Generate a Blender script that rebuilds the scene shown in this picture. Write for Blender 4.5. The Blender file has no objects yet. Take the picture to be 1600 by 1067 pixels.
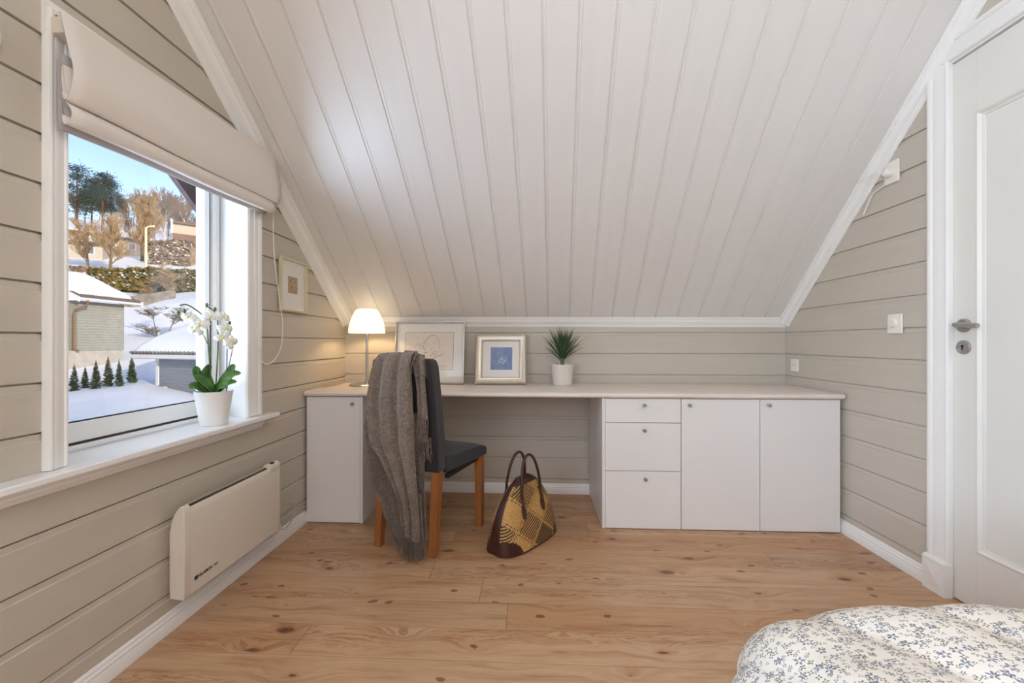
import bpy, math, random
from math import sin, cos, pi, radians, hypot, sqrt, atan2
from mathutils import Vector, Matrix, noise
random.seed(7)
SC = bpy.context.scene
COL = SC.collection

# ------------------------------------------------------------------ helpers
class MB:
    def __init__(s):
        s.v = []; s.f = []; s.m = []; s.cur = 0
    def add(s, vs, fs):
        b = len(s.v); s.v += [tuple(v) for v in vs]
        for f in fs:
            s.f.append([b + i for i in f]); s.m.append(s.cur)
        return s
    def box(s, x0, x1, y0, y1, z0, z1, M=None):
        vs = [(x, y, z) for x in (x0, x1) for y in (y0, y1) for z in (z0, z1)]
        if M is not None: vs = [M @ Vector(v) for v in vs]
        return s.add(vs, [(0,1,3,2),(4,6,7,5),(0,4,5,1),(2,3,7,6),(0,2,6,4),(1,5,7,3)])
    def quad(s, a, b, c, d):
        return s.add([a, b, c, d], [(0,1,2,3)])
    def hexa(s, b4, t4):
        return s.add(list(b4) + list(t4), [(3,2,1,0),(4,5,6,7),(0,1,5,4),(1,2,6,5),(2,3,7,6),(3,0,4,7)])
    def tube(s, pts, r, n=8, caps=True, squash=None):
        pts = [Vector(p) for p in pts]
        if len(pts) < 2: return s
        rs = r if isinstance(r, (list, tuple)) else [r] * len(pts)
        t0 = (pts[1] - pts[0]).normalized()
        up = Vector((0, 0, 1)) if abs(t0.z) < .9 else Vector((1, 0, 0))
        a = t0.cross(up).normalized(); vs = []; fs = []
        for i, p in enumerate(pts):
            t = (pts[min(i+1, len(pts)-1)] - pts[max(i-1, 0)])
            t = t.normalized() if t.length > 1e-9 else t0
            a = (a - t * a.dot(t)); a = a.normalized() if a.length > 1e-9 else t.orthogonal().normalized()
            b = t.cross(a)
            for k in range(n):
                w = 2 * pi * k / n
                vs.append(p + (a * cos(w) + b * sin(w) * (squash or 1)) * rs[i])
        for i in range(len(pts) - 1):
            for k in range(n):
                k2 = (k + 1) % n
                fs.append((i*n+k, i*n+k2, (i+1)*n+k2, (i+1)*n+k))
        if caps:
            fs.append(tuple(range(n))[::-1]); fs.append(tuple((len(pts)-1)*n + k for k in range(n)))
        return s.add(vs, fs)
    def lathe(s, prof, c=(0, 0, 0), n=32, axis='z', close=False):
        vs = []; fs = []
        for (r, z) in prof:
            for k in range(n):
                w = 2*pi*k/n
                if axis == 'z': vs.append((c[0]+r*cos(w), c[1]+r*sin(w), c[2]+z))
                elif axis == 'x': vs.append((c[0]+z, c[1]+r*cos(w), c[2]+r*sin(w)))
                else: vs.append((c[0]+r*cos(w), c[1]+z, c[2]+r*sin(w)))
        for i in range(len(prof) - 1):
            for k in range(n):
                k2 = (k+1) % n
                f = (i*n+k, i*n+k2, (i+1)*n+k2, (i+1)*n+k)
                fs.append(f if axis != 'y' else f[::-1])
        return s.add(vs, fs)
    def sweep(s, path, prof, frame, caps=True):
        """prof (a,b) -> point = P + a*A + b*B ; frame = (A,B) or list"""
        vs = []; fs = []; n = len(prof)
        for i, p in enumerate(path):
            A, B = frame[i] if isinstance(frame, list) else frame
            for (a, b) in prof: vs.append(Vector(p) + Vector(A)*a + Vector(B)*b)
        for i in range(len(path)-1):
            for k in range(n):
                k2 = (k+1) % n
                fs.append((i*n+k, i*n+k2, (i+1)*n+k2, (i+1)*n+k))
        if caps:
            fs.append(tuple(range(n))[::-1]); fs.append(tuple((len(path)-1)*n+k for k in range(n)))
        return s.add(vs, fs)
    def grid(s, fn, nu, nv, closeu=False):
        vs = [fn(i/nu, j/nv) for j in range(nv+1) for i in range(nu+1)]
        fs = [(j*(nu+1)+i, j*(nu+1)+i+1, (j+1)*(nu+1)+i+1, (j+1)*(nu+1)+i) for j in range(nv) for i in range(nu)]
        return s.add(vs, fs)
    def build(s, name, mats, parent=None, origin=None, smooth=30, bevel=0, seg=2, solid=0, subd=0, fix=True):
        if not isinstance(mats, (list, tuple)): mats = [mats]
        O = Vector(origin) if origin is not None else (ORG[parent.name] if parent else Vector((0, 0, 0)))
        me = bpy.data.meshes.new(name)
        me.from_pydata([Vector(v) - O for v in s.v], [], s.f)
        for m in mats: me.materials.append(m)
        me.polygons.foreach_set('material_index', s.m)
        me.validate(); me.update()
        if fix:
            import bmesh
            bm = bmesh.new(); bm.from_mesh(me)
            bmesh.ops.recalc_face_normals(bm, faces=bm.faces); bm.to_mesh(me); bm.free()
        if smooth:
            me.polygons.foreach_set('use_smooth', [True]*len(me.polygons))
            me.set_sharp_from_angle(angle=radians(smooth))
        o = bpy.data.objects.new(name, me); COL.objects.link(o)
        if parent: o.parent = parent
        else: o.location = O
        ORG[o.name] = O
        if bevel:
            b = o.modifiers.new('b', 'BEVEL'); b.width = bevel; b.segments = seg; b.limit_method = 'ANGLE'; b.angle_limit = radians(40)
        if solid:
            b = o.modifiers.new('s', 'SOLIDIFY'); b.thickness = solid; b.offset = 0
        if subd:
            b = o.modifiers.new('d', 'SUBSURF'); b.levels = subd; b.render_levels = subd
        return o
ORG = {}
def thing(name, label, cat, loc=(0,0,0), group=None, rotz=0, local=False):
    o = bpy.data.objects.new(name, None); COL.objects.link(o); o.empty_display_size = .1
    o.location = loc; o.rotation_euler = (0, 0, rotz)
    ORG[o.name] = Vector((0,0,0)) if local else Vector(loc)
    return tag(o, label, cat, group)
def tag(o, label, cat, group=None, kind=None):
    o['label'] = label; o['category'] = cat
    if group: o['group'] = group
    if kind: o['kind'] = kind
    return o
def struct(o, label=None):
    o['kind'] = 'structure'
    if label: o['label'] = label
    return o
def dup(root, loc, rotz=0, scale=1, label=None):
    r = root.copy(); COL.objects.link(r); r.location = loc; r.rotation_euler = (0, 0, rotz)
    r.scale = (scale, scale, scale) if not isinstance(scale, tuple) else scale
    if label: r['label'] = label
    for ch in list(root.children):
        c = ch.copy(); COL.objects.link(c); c.parent = r
        for g in ch.children:
            d = g.copy(); COL.objects.link(d); d.parent = c
    return r

# ------------------------------------------------------------------ materials
def srgb(r, g, b):
    f = lambda c: ((c/255+.055)/1.055)**2.4 if c/255 > .04045 else c/255/12.92
    return (f(r), f(g), f(b), 1)
class NT:
    def __init__(s, name):
        s.mat = bpy.data.materials.new(name); s.mat.use_nodes = True
        s.t = s.mat.node_tree; s.b = s.t.nodes['Principled BSDF']; s.out = s.t.nodes['Material Output']
    def n(s, typ, **k):
        nd = s.t.nodes.new(typ)
        for a, v in k.items():
            if a.startswith('i_'): nd.inputs[a[2:].replace('_', ' ')].default_value = v
            elif a.startswith('j'): nd.inputs[int(a[1:])].default_value = v
            else: setattr(nd, a, v)
        return nd
    def l(s, a, b): s.t.links.new(a, b)
    def math(s, op, a, b=None, c=None):
        nd = s.t.nodes.new('ShaderNodeMath'); nd.operation = op
        for i, v in enumerate((a, b, c)):
            if v is None: continue
            if isinstance(v, (int, float)): nd.inputs[i].default_value = v
            else: s.l(v, nd.inputs[i])
        return nd.outputs[0]
    def mix(s, fac, a, b, mode='MIX'):
        nd = s.t.nodes.new('ShaderNodeMix'); nd.data_type = 'RGBA'; nd.blend_type = mode
        for sock, v in ((nd.inputs[0], fac), (nd.inputs[6], a), (nd.inputs[7], b)):
            if isinstance(v, (int, float, tuple)): sock.default_value = v
            else: s.l(v, sock)
        return nd.outputs[2]
    def ramp(s, fac, stops, interp='LINEAR'):
        nd = s.t.nodes.new('ShaderNodeValToRGB'); cr = nd.color_ramp; cr.interpolation = interp
        while len(cr.elements) < len(stops): cr.elements.new(.5)
        for e, (p, c) in zip(cr.elements, stops):
            e.position = p; e.color = c if isinstance(c, tuple) else (c, c, c, 1)
        s.l(fac, nd.inputs[0]); return nd.outputs[0]
    def coord(s, kind='Object'): return s.t.nodes.new('ShaderNodeTexCoord').outputs[kind]
    def mapping(s, vec, scale=(1,1,1), loc=(0,0,0), rot=(0,0,0)):
        nd = s.t.nodes.new('ShaderNodeMapping'); nd.inputs['Scale'].default_value = scale
        nd.inputs['Location'].default_value = loc; nd.inputs['Rotation'].default_value = rot
        s.l(vec, nd.inputs[0]); return nd.outputs[0]
    def noise(s, vec, scale, detail=3, rough=.5, dist=0):
        nd = s.t.nodes.new('ShaderNodeTexNoise'); nd.inputs['Scale'].default_value = scale
        nd.inputs['Detail'].default_value = detail; nd.inputs['Roughness'].default_value = rough; nd.inputs['Distortion'].default_value = dist
        if vec is not None: s.l(vec, nd.inputs['Vector'])
        return nd.outputs[0]
    def vor(s, vec, scale, feature='F1', rand=1):
        nd = s.t.nodes.new('ShaderNodeTexVoronoi'); nd.voronoi_dimensions = '2D'; nd.feature = feature; nd.inputs['Scale'].default_value = scale
        nd.inputs['Randomness'].default_value = rand
        s.l(vec, nd.inputs['Vector']); return nd
    def bump(s, h, strength=.2, dist=.01):
        nd = s.t.nodes.new('ShaderNodeBump'); nd.inputs['Strength'].default_value = strength; nd.inputs['Distance'].default_value = dist
        s.l(h, nd.inputs['Height']); s.l(nd.outputs[0], s.b.inputs['Normal'])
    def sep(s, vec):
        nd = s.t.nodes.new('ShaderNodeSeparateXYZ'); s.l(vec, nd.inputs[0]); return nd.outputs
    def comb(s, x, y, z):
        nd = s.t.nodes.new('ShaderNodeCombineXYZ')
        for i, v in enumerate((x, y, z)):
            if isinstance(v, (int, float)): nd.inputs[i].default_value = v
            else: s.l(v, nd.inputs[i])
        return nd.outputs[0]
def plain(name, col, rough=.5, metal=0, var=.04, scale=8, bump=0, bscale=200, stretch=(1,1,1), spec=None, sheen=0, emis=0):
    t = NT(name); c = t.coord(); v = t.mapping(c, stretch)
    nz = t.noise(v, scale, 4, .55)
    f = t.ramp(nz, [(.3, 1-var), (.7, 1+var*.5)])
    t.l(t.mix(1, col, f, 'MULTIPLY'), t.b.inputs['Base Color'])
    t.b.inputs['Roughness'].default_value = rough; t.b.inputs['Metallic'].default_value = metal
    if spec is not None: t.b.inputs['Specular IOR Level'].default_value = spec
    if sheen: t.b.inputs['Sheen Weight'].default_value = sheen
    if bump: t.bump(t.noise(v, bscale, 3), bump, .002)
    if emis:
        t.b.inputs['Emission Color'].default_value = col; t.b.inputs['Emission Strength'].default_value = emis
    return t.mat
M = {}
M['wall'] = plain('beige_wall_paint', srgb(196,187,173), .45, var=.03, scale=3, bump=.06, bscale=60, stretch=(1,1,8))
M['ceil'] = plain('white_ceiling_paint', srgb(226,222,217), .38, var=.02, scale=3, bump=.05, bscale=50, stretch=(8,1,1))
M['trim'] = plain('white_gloss_paint', srgb(240,238,234), .28, var=.02, scale=4, bump=.04, bscale=40, stretch=(1,1,1))
M['door'] = plain('white_door_paint', srgb(230,227,220), .4, var=.015, scale=3)
M['cab'] = plain('white_cabinet_foil', srgb(232,228,224), .38, var=.012, scale=2)
M['sill'] = plain('white_sill_paint', srgb(240,239,238), .14, var=.02, scale=3, bump=.03, bscale=30, stretch=(1,.1,1))
M['heater'] = plain('cream_enamel', srgb(222,212,198), .4, var=.01)
M['plastic'] = plain('white_plastic', srgb(236,230,220), .3, var=.01)
M['black'] = plain('black_slot', srgb(14,13,13), .5)
M['chrome'] = plain('chrome', srgb(205,203,200), .12, 1, var=.01)
M['steel'] = plain('brushed_steel', srgb(178,174,170), .38, .8, var=.08, scale=40, stretch=(1,1,12))
M['cord'] = plain('clear_grey_cord', srgb(190,182,168), .4)
M['pot'] = plain('white_glazed_pot', srgb(236,233,230), .3, var=.01)
M['pot2'] = plain('ivory_pot', srgb(222,216,206), .4, var=.01)
M['soil'] = plain('bark_soil', srgb(88,64,44), .9, var=.5, scale=90, bump=.8, bscale=80)
M['pebble'] = plain('white_pebbles', srgb(222,218,212), .6, var=.3, scale=150, bump=.8, bscale=90)
M['wood_leg'] = plain('honey_wood', srgb(158,98,52), .38, var=.25, scale=10, stretch=(6,6,.6))
M['blind'] = plain('linen_blind', srgb(226,217,208), .85, var=.04, scale=500, bump=.25, bscale=900)
M['blindin'] = plain('grey_blind_lining', srgb(182,175,170), .9, var=.04, scale=300)
M['petal'] = plain('white_petal', srgb(246,246,238), .5, var=.05, scale=60)
M['petalc'] = plain('orchid_centre', srgb(214,216,120), .5)
M['stem'] = plain('green_stem', srgb(92,112,62), .5, var=.2, scale=60)
M['stake'] = plain('dark_stake', srgb(46,42,40), .6)
M['leather'] = plain('dark_brown_leather', srgb(66,34,22), .35, var=.35, scale=18, bump=.35, bscale=220)
M['gold'] = plain('pale_gold_frame', srgb(222,208,172), .4, .3, var=.05, scale=40)
M['silverf'] = plain('silver_frame', srgb(196,190,186), .3, .6, var=.05, scale=40)
M['champ'] = plain('champagne_frame', srgb(212,202,186), .33, .45, var=.06, scale=50, stretch=(1,1,1))
M['mat'] = plain('white_mount_board', srgb(240,236,228), .8, var=.01)
M['snow'] = plain('snow', srgb(240,243,250), .75, var=.05, scale=.6, bump=.5, bscale=3)
M['snowr'] = plain('roof_snow', srgb(244,247,252), .8, var=.02, scale=.6, bump=.3, bscale=2)
M['bark'] = plain('grey_brown_bark', srgb(112,98,82), .9, var=.3, scale=3)
M['twig'] = plain('golden_willow_twigs', srgb(168,146,112), .8, var=.25, scale=1.2)
M['twig2'] = plain('brown_twigs', srgb(122,108,94), .85, var=.25, scale=1)
M['birch'] = plain('birch_bark', srgb(222,214,200), .8, var=.5, scale=4, stretch=(1,1,3))
M['pine'] = plain('pine_needles', srgb(42,66,52), .9, var=.4, scale=2)
M['pinebark'] = plain('pine_bark', srgb(96,74,58), .9, var=.3, scale=3)
M['concrete'] = plain('grey_concrete', srgb(176,172,164), .9, var=.15, scale=3)
M['housew'] = plain('white_render', srgb(176,170,160), .8, var=.08, scale=1)
M['housed'] = plain('brown_boards', srgb(112,88,72), .8, var=.2, scale=3, stretch=(1,1,6))
M['win'] = plain('dark_window_glass', srgb(96,108,118), .15, var=.3, scale=2)
M['lamp_post'] = plain('galvanised_post', srgb(222,206,172), .5, var=.05)
M['barge'] = plain('brown_stained_board', srgb(96,66,62), .7, var=.3, scale=8, stretch=(1,6,1))
M['soffit'] = plain('dark_soffit_boards', srgb(96,84,78), .8, var=.5, scale=30, stretch=(1,6,1))
M['tile'] = plain('dark_roof_tiles', srgb(112,104,98), .6, var=.3, scale=10)
M['pipe'] = plain('brown_downpipe', srgb(120,92,62), .5)
M['whitew'] = plain('white_outdoor_board', srgb(222,224,228), .6, var=.05)

def siding(name, col, pitch):
    t = NT(name); p = t.coord(); z = t.sep(p)[2]
    fr = t.math('FRACT', t.math('MULTIPLY', z, 1/pitch))
    g = t.ramp(fr, [(0, .55), (.1, .95), (.9, 1.0), (1, .9)])
    nz = t.ramp(t.noise(t.mapping(p, (1, 1, 6)), 3, 4), [(.3, .85), (.7, 1.08)])
    t.l(t.mix(1, t.mix(1, col, g, 'MULTIPLY'), nz, 'MULTIPLY'), t.b.inputs['Base Color'])
    t.b.inputs['Roughness'].default_value = .8
    t.bump(g, .8, .02); return t.mat
M['siding'] = siding('grey_green_siding', srgb(152,154,146), .16)
M['siding2'] = siding('blue_grey_siding', srgb(128,132,142), .15)

def mat_worktop():
    t = NT('whitewashed_worktop'); p = t.coord()
    n1 = t.noise(t.mapping(p, (1.2, 26, 26)), 3, 6, .62, .3)
    n2 = t.noise(t.mapping(p, (2, 90, 90)), 2, 3, .6)
    c = t.ramp(n1, [(.3, srgb(216,198,184)), (.5, srgb(231,219,209)), (.72, srgb(240,233,226))])
    c = t.mix(.35, c, t.ramp(n2, [(.35, srgb(206,188,172)), (.65, srgb(240,232,226))]))
    t.l(c, t.b.inputs['Base Color']); t.b.inputs['Roughness'].default_value = .3
    return t.mat
M['top'] = mat_worktop()

def mat_floor():
    t = NT('waxed_pine_floorboards'); p = t.coord(); s = t.sep(p); x, y = s[0], s[1]
    pitch = .1452
    yy = t.math('DIVIDE', t.math('SUBTRACT', y, 1.858), pitch)
    row = t.math('FLOOR', yy); fy = t.math('FRACT', yy)
    wn = t.n('ShaderNodeTexWhiteNoise', noise_dimensions='1D'); t.l(row, wn.inputs['W'])
    off = wn.outputs['Value']
    xs = t.math('DIVIDE', t.math('ADD', x, t.math('MULTIPLY', off, 2.6)), 2.6)
    seg = t.math('FLOOR', xs); fx = t.math('FRACT', xs)
    wn2 = t.n('ShaderNodeTexWhiteNoise', noise_dimensions='2D')
    t.l(t.comb(row, seg, 0), wn2.inputs['Vector']); bid = wn2.outputs['Value']
    # per-board shifted coordinates
    px = t.math('ADD', x, t.math('MULTIPLY', bid, 37.0)); py = t.math('ADD', y, t.math('MULTIPLY', bid, 11.0))
    v = t.comb(px, py, 0)
    # knots
    ndx = t.math('MULTIPLY', t.math('SUBTRACT', t.noise(t.comb(t.math('MULTIPLY', px, 14), t.math('MULTIPLY', py, 34), 7), 1.0, 2), .5), .05)
    px = t.math('ADD', px, ndx); py = t.math('ADD', py, t.math('MULTIPLY', ndx, .35))
    vk = t.vor(t.comb(t.math('MULTIPLY', px, 2.7), t.math('MULTIPLY', py, 6.2), 0), 1.0)
    kd = vk.outputs['Distance']; kcol = t.sep(vk.outputs['Color'])[0]
    ksize = t.math('MULTIPLY', t.math('POWER', kcol, 2.0), .105)
    kmask = t.math('SUBTRACT', 1, t.math('SMOOTH_MIN', t.math('DIVIDE', kd, t.math('MAXIMUM', ksize, .012)), 1.0, .25))
    kmask = t.math('MAXIMUM', t.math('MINIMUM', t.math('MULTIPLY', kmask, 2.2), 1), 0)
    vk2 = t.vor(t.comb(t.math('MULTIPLY', px, 5.5), t.math('MULTIPLY', py, 9.5), 3.3), 1.0)
    k2 = t.math('MULTIPLY', t.math('LESS_THAN', vk2.outputs['Distance'], .085), t.math('GREATER_THAN', t.sep(vk2.outputs['Color'])[1], .72))
    # grain flowing around knots
    bend = t.math('MULTIPLY', t.math('POWER', t.math('MAXIMUM', t.math('SUBTRACT', 1, t.math('MULTIPLY', kd, 2.2)), 0), 2), .055)
    gv = t.comb(t.math('MULTIPLY', px, 1.3), t.math('ADD', t.math('MULTIPLY', py, 15), t.math('MULTIPLY', bend, 16)), bid)
    g1 = t.noise(gv, 2.2, 5, .55, .6)
    g2 = t.noise(t.comb(t.math('MULTIPLY', px, 6), t.math('MULTIPLY', py, 120), 0), 1.5, 3, .6)
    base = t.ramp(g1, [(.28, srgb(160,120,86)), (.42, srgb(190,152,118)), (.58, srgb(200,166,134)), (.75, srgb(182,140,102))])
    # cathedral rings in the board middle
    ring = t.math('SINE', t.math('MULTIPLY', g1, 60))
    band = t.ramp(t.noise(t.comb(t.math('MULTIPLY', px, .5), t.math('MULTIPLY', py, 9), 5.0), 1.0, 1), [(.5, 0.0), (.60, 1.0)])
    rm = t.math('MULTIPLY', t.math('MULTIPLY', t.math('MAXIMUM', ring, 0), band), .7)
    base = t.mix(rm, base, srgb(150,102,66))
    base = t.mix(t.math('MULTIPLY', t.ramp(g2, [(.5, 0.0), (.75, 1.0)]), .25), base, srgb(160,112,72))
    tint = t.ramp(bid, [(0, srgb(226,222,218)), (.5, srgb(255,252,248)), (1, srgb(240,226,210))])
    base = t.mix(1, base, tint, 'MULTIPLY')
    halo = t.math('MAXIMUM', t.math('SUBTRACT', 1, t.math('DIVIDE', kd, t.math('MULTIPLY', t.math('MAXIMUM', ksize, .012), 2.4))), 0)
    base = t.mix(t.math('MULTIPLY', halo, .55), base, srgb(150,92,52))
    kn = t.noise(t.mapping(p, (60, 160, 1)), 1.0, 2)
    base = t.mix(t.math('MULTIPLY', kmask, .88), base, t.ramp(kn, [(.35, srgb(62,38,24)), (.65, srgb(122,78,48))]))
    base = t.mix(t.math('MULTIPLY', k2, .7), base, srgb(96,56,32))
    # seams
    e1 = t.math('MINIMUM', fy, t.math('SUBTRACT', 1, fy))
    s1 = t.math('LESS_THAN', e1, .010)
    e2 = t.math('MINIMUM', fx, t.math('SUBTRACT', 1, fx))
    s2 = t.math('LESS_THAN', e2, .0007)
    seam = t.math('MAXIMUM', s1, s2)
    base = t.mix(t.math('MULTIPLY', seam, .55), base, srgb(118,82,54))
    lt = t.math('MULTIPLY', t.math('LESS_THAN', t.math('ABSOLUTE', t.math('SUBTRACT', fy, .022)), .008), .35)
    base = t.mix(lt, base, srgb(222,192,158))
    t.l(base, t.b.inputs['Base Color'])
    t.l(t.ramp(g1, [(.3, .30), (.7, .40)]), t.b.inputs['Roughness'])
    t.b.inputs['Specular IOR Level'].default_value = .4
    t.bump(t.math('SUBTRACT', t.math('MULTIPLY', g1, .25), seam), .25, .002)
    return t.mat
M['floor'] = mat_floor()

def mat_wool():
    t = NT('grey_brown_wool'); p = t.coord()
    n1 = t.noise(p, 90, 4, .7); n2 = t.noise(p, 12, 2)
    c = t.ramp(n1, [(.35, srgb(84,73,65)), (.55, srgb(116,103,92)), (.72, srgb(154,143,132))])
    c = t.mix(.35, c, t.ramp(n2, [(.3, srgb(104,90,80)), (.7, srgb(140,124,112))]))
    t.l(c, t.b.inputs['Base Color']); t.b.inputs['Roughness'].default_value = .95
    t.b.inputs['Sheen Weight'].default_value = .25; t.b.inputs['Specular IOR Level'].default_value = .15
    t.bump(t.noise(p, 350, 2), .5, .002); return t.mat
M['wool'] = mat_wool()
def mat_fabric():
    t = NT('charcoal_chair_fabric'); p = t.coord()
    n1 = t.noise(t.mapping(p, (1, 1, 3)), 240, 3, .7); n2 = t.noise(p, 5, 3)
    c = t.ramp(n1, [(.35, srgb(25,23,24)), (.65, srgb(42,40,41))])
    c = t.mix(.25, c, t.ramp(n2, [(.35, srgb(34,30,28)), (.7, srgb(52,52,56))]))
    t.l(c, t.b.inputs['Base Color']); t.b.inputs['Roughness'].default_value = .72
    t.b.inputs['Sheen Weight'].default_value = .2
    t.bump(n1, .3, .002); return t.mat
M['fabric'] = mat_fabric()

def mat_straw():
    t = NT('woven_straw_pattern'); p = t.coord(); s = t.sep(p); x, z = s[0], s[2]
    base = t.ramp(t.noise(t.mapping(p, (1,1,1)), 220, 2), [(.35, srgb(168,122,64)), (.65, srgb(206,164,98))])
    dark = srgb(44,26,18)
    u = t.math('ADD', t.math('MULTIPLY', x, .82), z); w = t.math('SUBTRACT', z, t.math('MULTIPLY', x, .82))
    uo = t.math('DIVIDE', t.math('SUBTRACT', u, .141), .15); wo = t.math('DIVIDE', t.math('SUBTRACT', w, .059), .15)
    uu = t.math('FRACT', t.math('ADD', uo, .5)); ww = t.math('FRACT', t.math('ADD', wo, .5))
    # diagonal lattice bands edged with dashes
    e = t.math('MINIMUM', t.math('ABSOLUTE', t.math('SUBTRACT', uu, .5)), t.math('ABSOLUTE', t.math('SUBTRACT', ww, .5)))
    dash = t.math('GREATER_THAN', t.math('SINE', t.math('MULTIPLY', t.math('ADD', x, t.math('MULTIPLY', z, .3)), 560)), 0)
    lat = t.math('MULTIPLY', t.math('MULTIPLY', t.math('GREATER_THAN', e, .03), t.math('LESS_THAN', e, .075)), dash)
    band = t.math('LESS_THAN', e, .075)
    # inside the diamonds: oblique stripes, some plain, some dark
    cu = t.math('FLOOR', uo); cw = t.math('FLOOR', wo)
    sm = t.math('ABSOLUTE', t.math('ADD', cu, cw)); odd = t.math('LESS_THAN', t.math('ABSOLUTE', t.math('SUBTRACT', sm, 1)), .5)
    st = t.math('GREATER_THAN', t.math('SINE', t.math('MULTIPLY', t.math('ADD', t.math('MULTIPLY', x, -.45), z), 500)), -.15)
    isdark = t.math('MULTIPLY', t.math('LESS_THAN', t.math('ABSOLUTE', t.math('ADD', cu, 1)), .5), t.math('LESS_THAN', t.math('ABSOLUTE', t.math('ADD', cw, 1)), .5))
    isplain = t.math('SUBTRACT', 1, odd)
    inner = t.math('MAXIMUM', t.math('MULTIPLY', st, t.math('SUBTRACT', 1, isplain)), t.math('MULTIPLY', isdark, .85))
    inner = t.math('MULTIPLY', inner, t.math('SUBTRACT', 1, band))
    fac = t.math('MULTIPLY', t.math('MAXIMUM', lat, inner), .95)
    t.l(t.mix(fac, base, dark), t.b.inputs['Base Color']); t.b.inputs['Roughness'].default_value = .6
    wv = t.math('MULTIPLY', t.math('SINE', t.math('MULTIPLY', x, 1500)), t.math('SINE', t.math('MULTIPLY', z, 1500)))
    t.bump(wv, .4, .001); return t.mat
M['straw'] = mat_straw()

def mat_quilt():
    t = NT('floral_cotton'); p = t.coord('UV')
    base = t.ramp(t.noise(p, 6, 2), [(.3, srgb(226,218,206)), (.7, srgb(236,230,220))])
    def flowers(scale, petals, col, base, size, loc, thr, rnd=.9):
        v = t.vor(t.mapping(p, (scale, scale, scale), loc), 1.0, rand=rnd)
        pos = t.n('ShaderNodeVectorMath', operation='SUBTRACT')
        t.l(t.mapping(p, (scale, scale, scale), loc), pos.inputs[0]); t.l(v.outputs['Position'], pos.inputs[1])
        s = t.sep(pos.outputs[0]); ang = t.math('ARCTAN2', s[1], s[0])
        rc = t.sep(v.outputs['Color'])
        k = t.math('COSINE', t.math('ADD', t.math('MULTIPLY', ang, petals), t.math('MULTIPLY', rc[0], 6)))
        d = v.outputs['Distance']
        edge = t.math('MULTIPLY', t.math('ADD', .66, t.math('MULTIPLY', k, .34)), size)
        m = t.math('MULTIPLY', t.math('LESS_THAN', d, edge), t.math('GREATER_THAN', d, size*.30))
        m = t.math('MULTIPLY', m, t.math('GREATER_THAN', t.math('ADD', k, t.math('MULTIPLY', t.math('SUBTRACT', size*.75, d), 5)), -.2))
        m = t.math('MULTIPLY', m, t.math('GREATER_THAN', rc[1], thr))
        cc = t.mix(rc[2], col[0], col[1])
        return t.mix(t.math('MULTIPLY', m, .82), base, cc)
    base = flowers(50, 5, (srgb(70,84,112), srgb(112,126,150)), base, .34, (0,0,0), .35)
    base = flowers(74, 4, (srgb(118,106,62), srgb(96,90,66)), base, .33, (3.3,1.7,0), .5)
    base = flowers(120, 3, (srgb(122,126,138), srgb(96,100,114)), base, .34, (7.1,4.2,0), .45)
    base = flowers(92, 5, (srgb(50,50,68), srgb(74,78,100)), base, .32, (1.9,9.2,0), .62)
    t.l(base, t.b.inputs['Base Color']); t.b.inputs['Roughness'].default_value = .85
    t.bump(t.noise(p, 30, 3), .15, .01); return t.mat
M['quilt'] = mat_quilt()

def mat_leaf(name, c1, c2):
    t = NT(name); p = t.coord()
    t.l(t.ramp(t.noise(p, 14, 3), [(.3, c1), (.7, c2)]), t.b.inputs['Base Color'])
    t.b.inputs['Roughness'].default_value = .35; return t.mat
M['leaf'] = mat_leaf('orchid_leaf', srgb(48,88,40), srgb(98,142,66))
M['leafd'] = mat_leaf('dark_grass_leaf', srgb(34,58,34), srgb(70,94,50))
def mat_snowy(name, c1, c2, sn, sc, up=.35):
    t = NT(name); p = t.coord()
    g = t.ramp(t.noise(p, sc, 4), [(.35, c1), (.65, c2)])
    nrm = t.sep(t.n('ShaderNodeNewGeometry').outputs['Normal'])[2]
    m = t.math('MULTIPLY', t.math('GREATER_THAN', nrm, up), t.ramp(t.noise(p, sc*1.7, 2), [(sn, 0.0), (sn+.08, 1.0)]))
    t.l(t.mix(m, g, srgb(240,243,250)), t.b.inputs['Base Color']); t.b.inputs['Roughness'].default_value = .85
    return t.mat
M['conifer'] = mat_snowy('snowy_conifer', srgb(48,64,48), srgb(78,88,62), .5, 3)
M['hedge'] = mat_snowy('snowy_hedge', srgb(84,82,40), srgb(134,118,58), .47, 1.2, .55)
M['scrub'] = mat_snowy('snowy_scrub', srgb(120,104,84), srgb(158,138,112), .5, 1.2, .3)
M['rock'] = mat_snowy('snowy_stone_wall', srgb(112,106,98), srgb(150,142,130), .5, 2, .5)

def mat_glass(name, rough=0.0, refl=.09):
    t = NT(name); nt = t.t
    nt.nodes.remove(t.b)
    tr = t.n('ShaderNodeBsdfTransparent'); gl = t.n('ShaderNodeBsdfGlossy'); gl.inputs['Roughness'].default_value = rough
    lw = t.n('ShaderNodeLayerWeight'); lw.inputs[0].default_value = .5
    fr = t.math('ADD', .045, t.math('MULTIPLY', t.math('POWER', lw.outputs['Facing'], 4.0), .75))
    mx = t.n('ShaderNodeMixShader'); t.l(fr, mx.inputs[0]); t.l(tr.outputs[0], mx.inputs[1]); t.l(gl.outputs[0], mx.inputs[2])
    t.l(mx.outputs[0], t.out.inputs[0]); return t.mat
M['glass'] = mat_glass('clear_glass')

def mat_shade():
    t = NT('lit_opal_glass'); 
    t.b.inputs['Base Color'].default_value = srgb(250,244,230); t.b.inputs['Roughness'].default_value = .35
    p = t.coord(); z = t.sep(p)[2]
    t.b.inputs['Emission Color'].default_value = (1.0, .80, .52, 1)
    t.b.inputs['Emission Strength'].default_value = 1.25
    return t.mat
M['shade'] = mat_shade()
M['bulb'] = plain('glowing_ceiling_diffuser', (1, .93, .84, 1), .5, emis=2.5)

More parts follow.
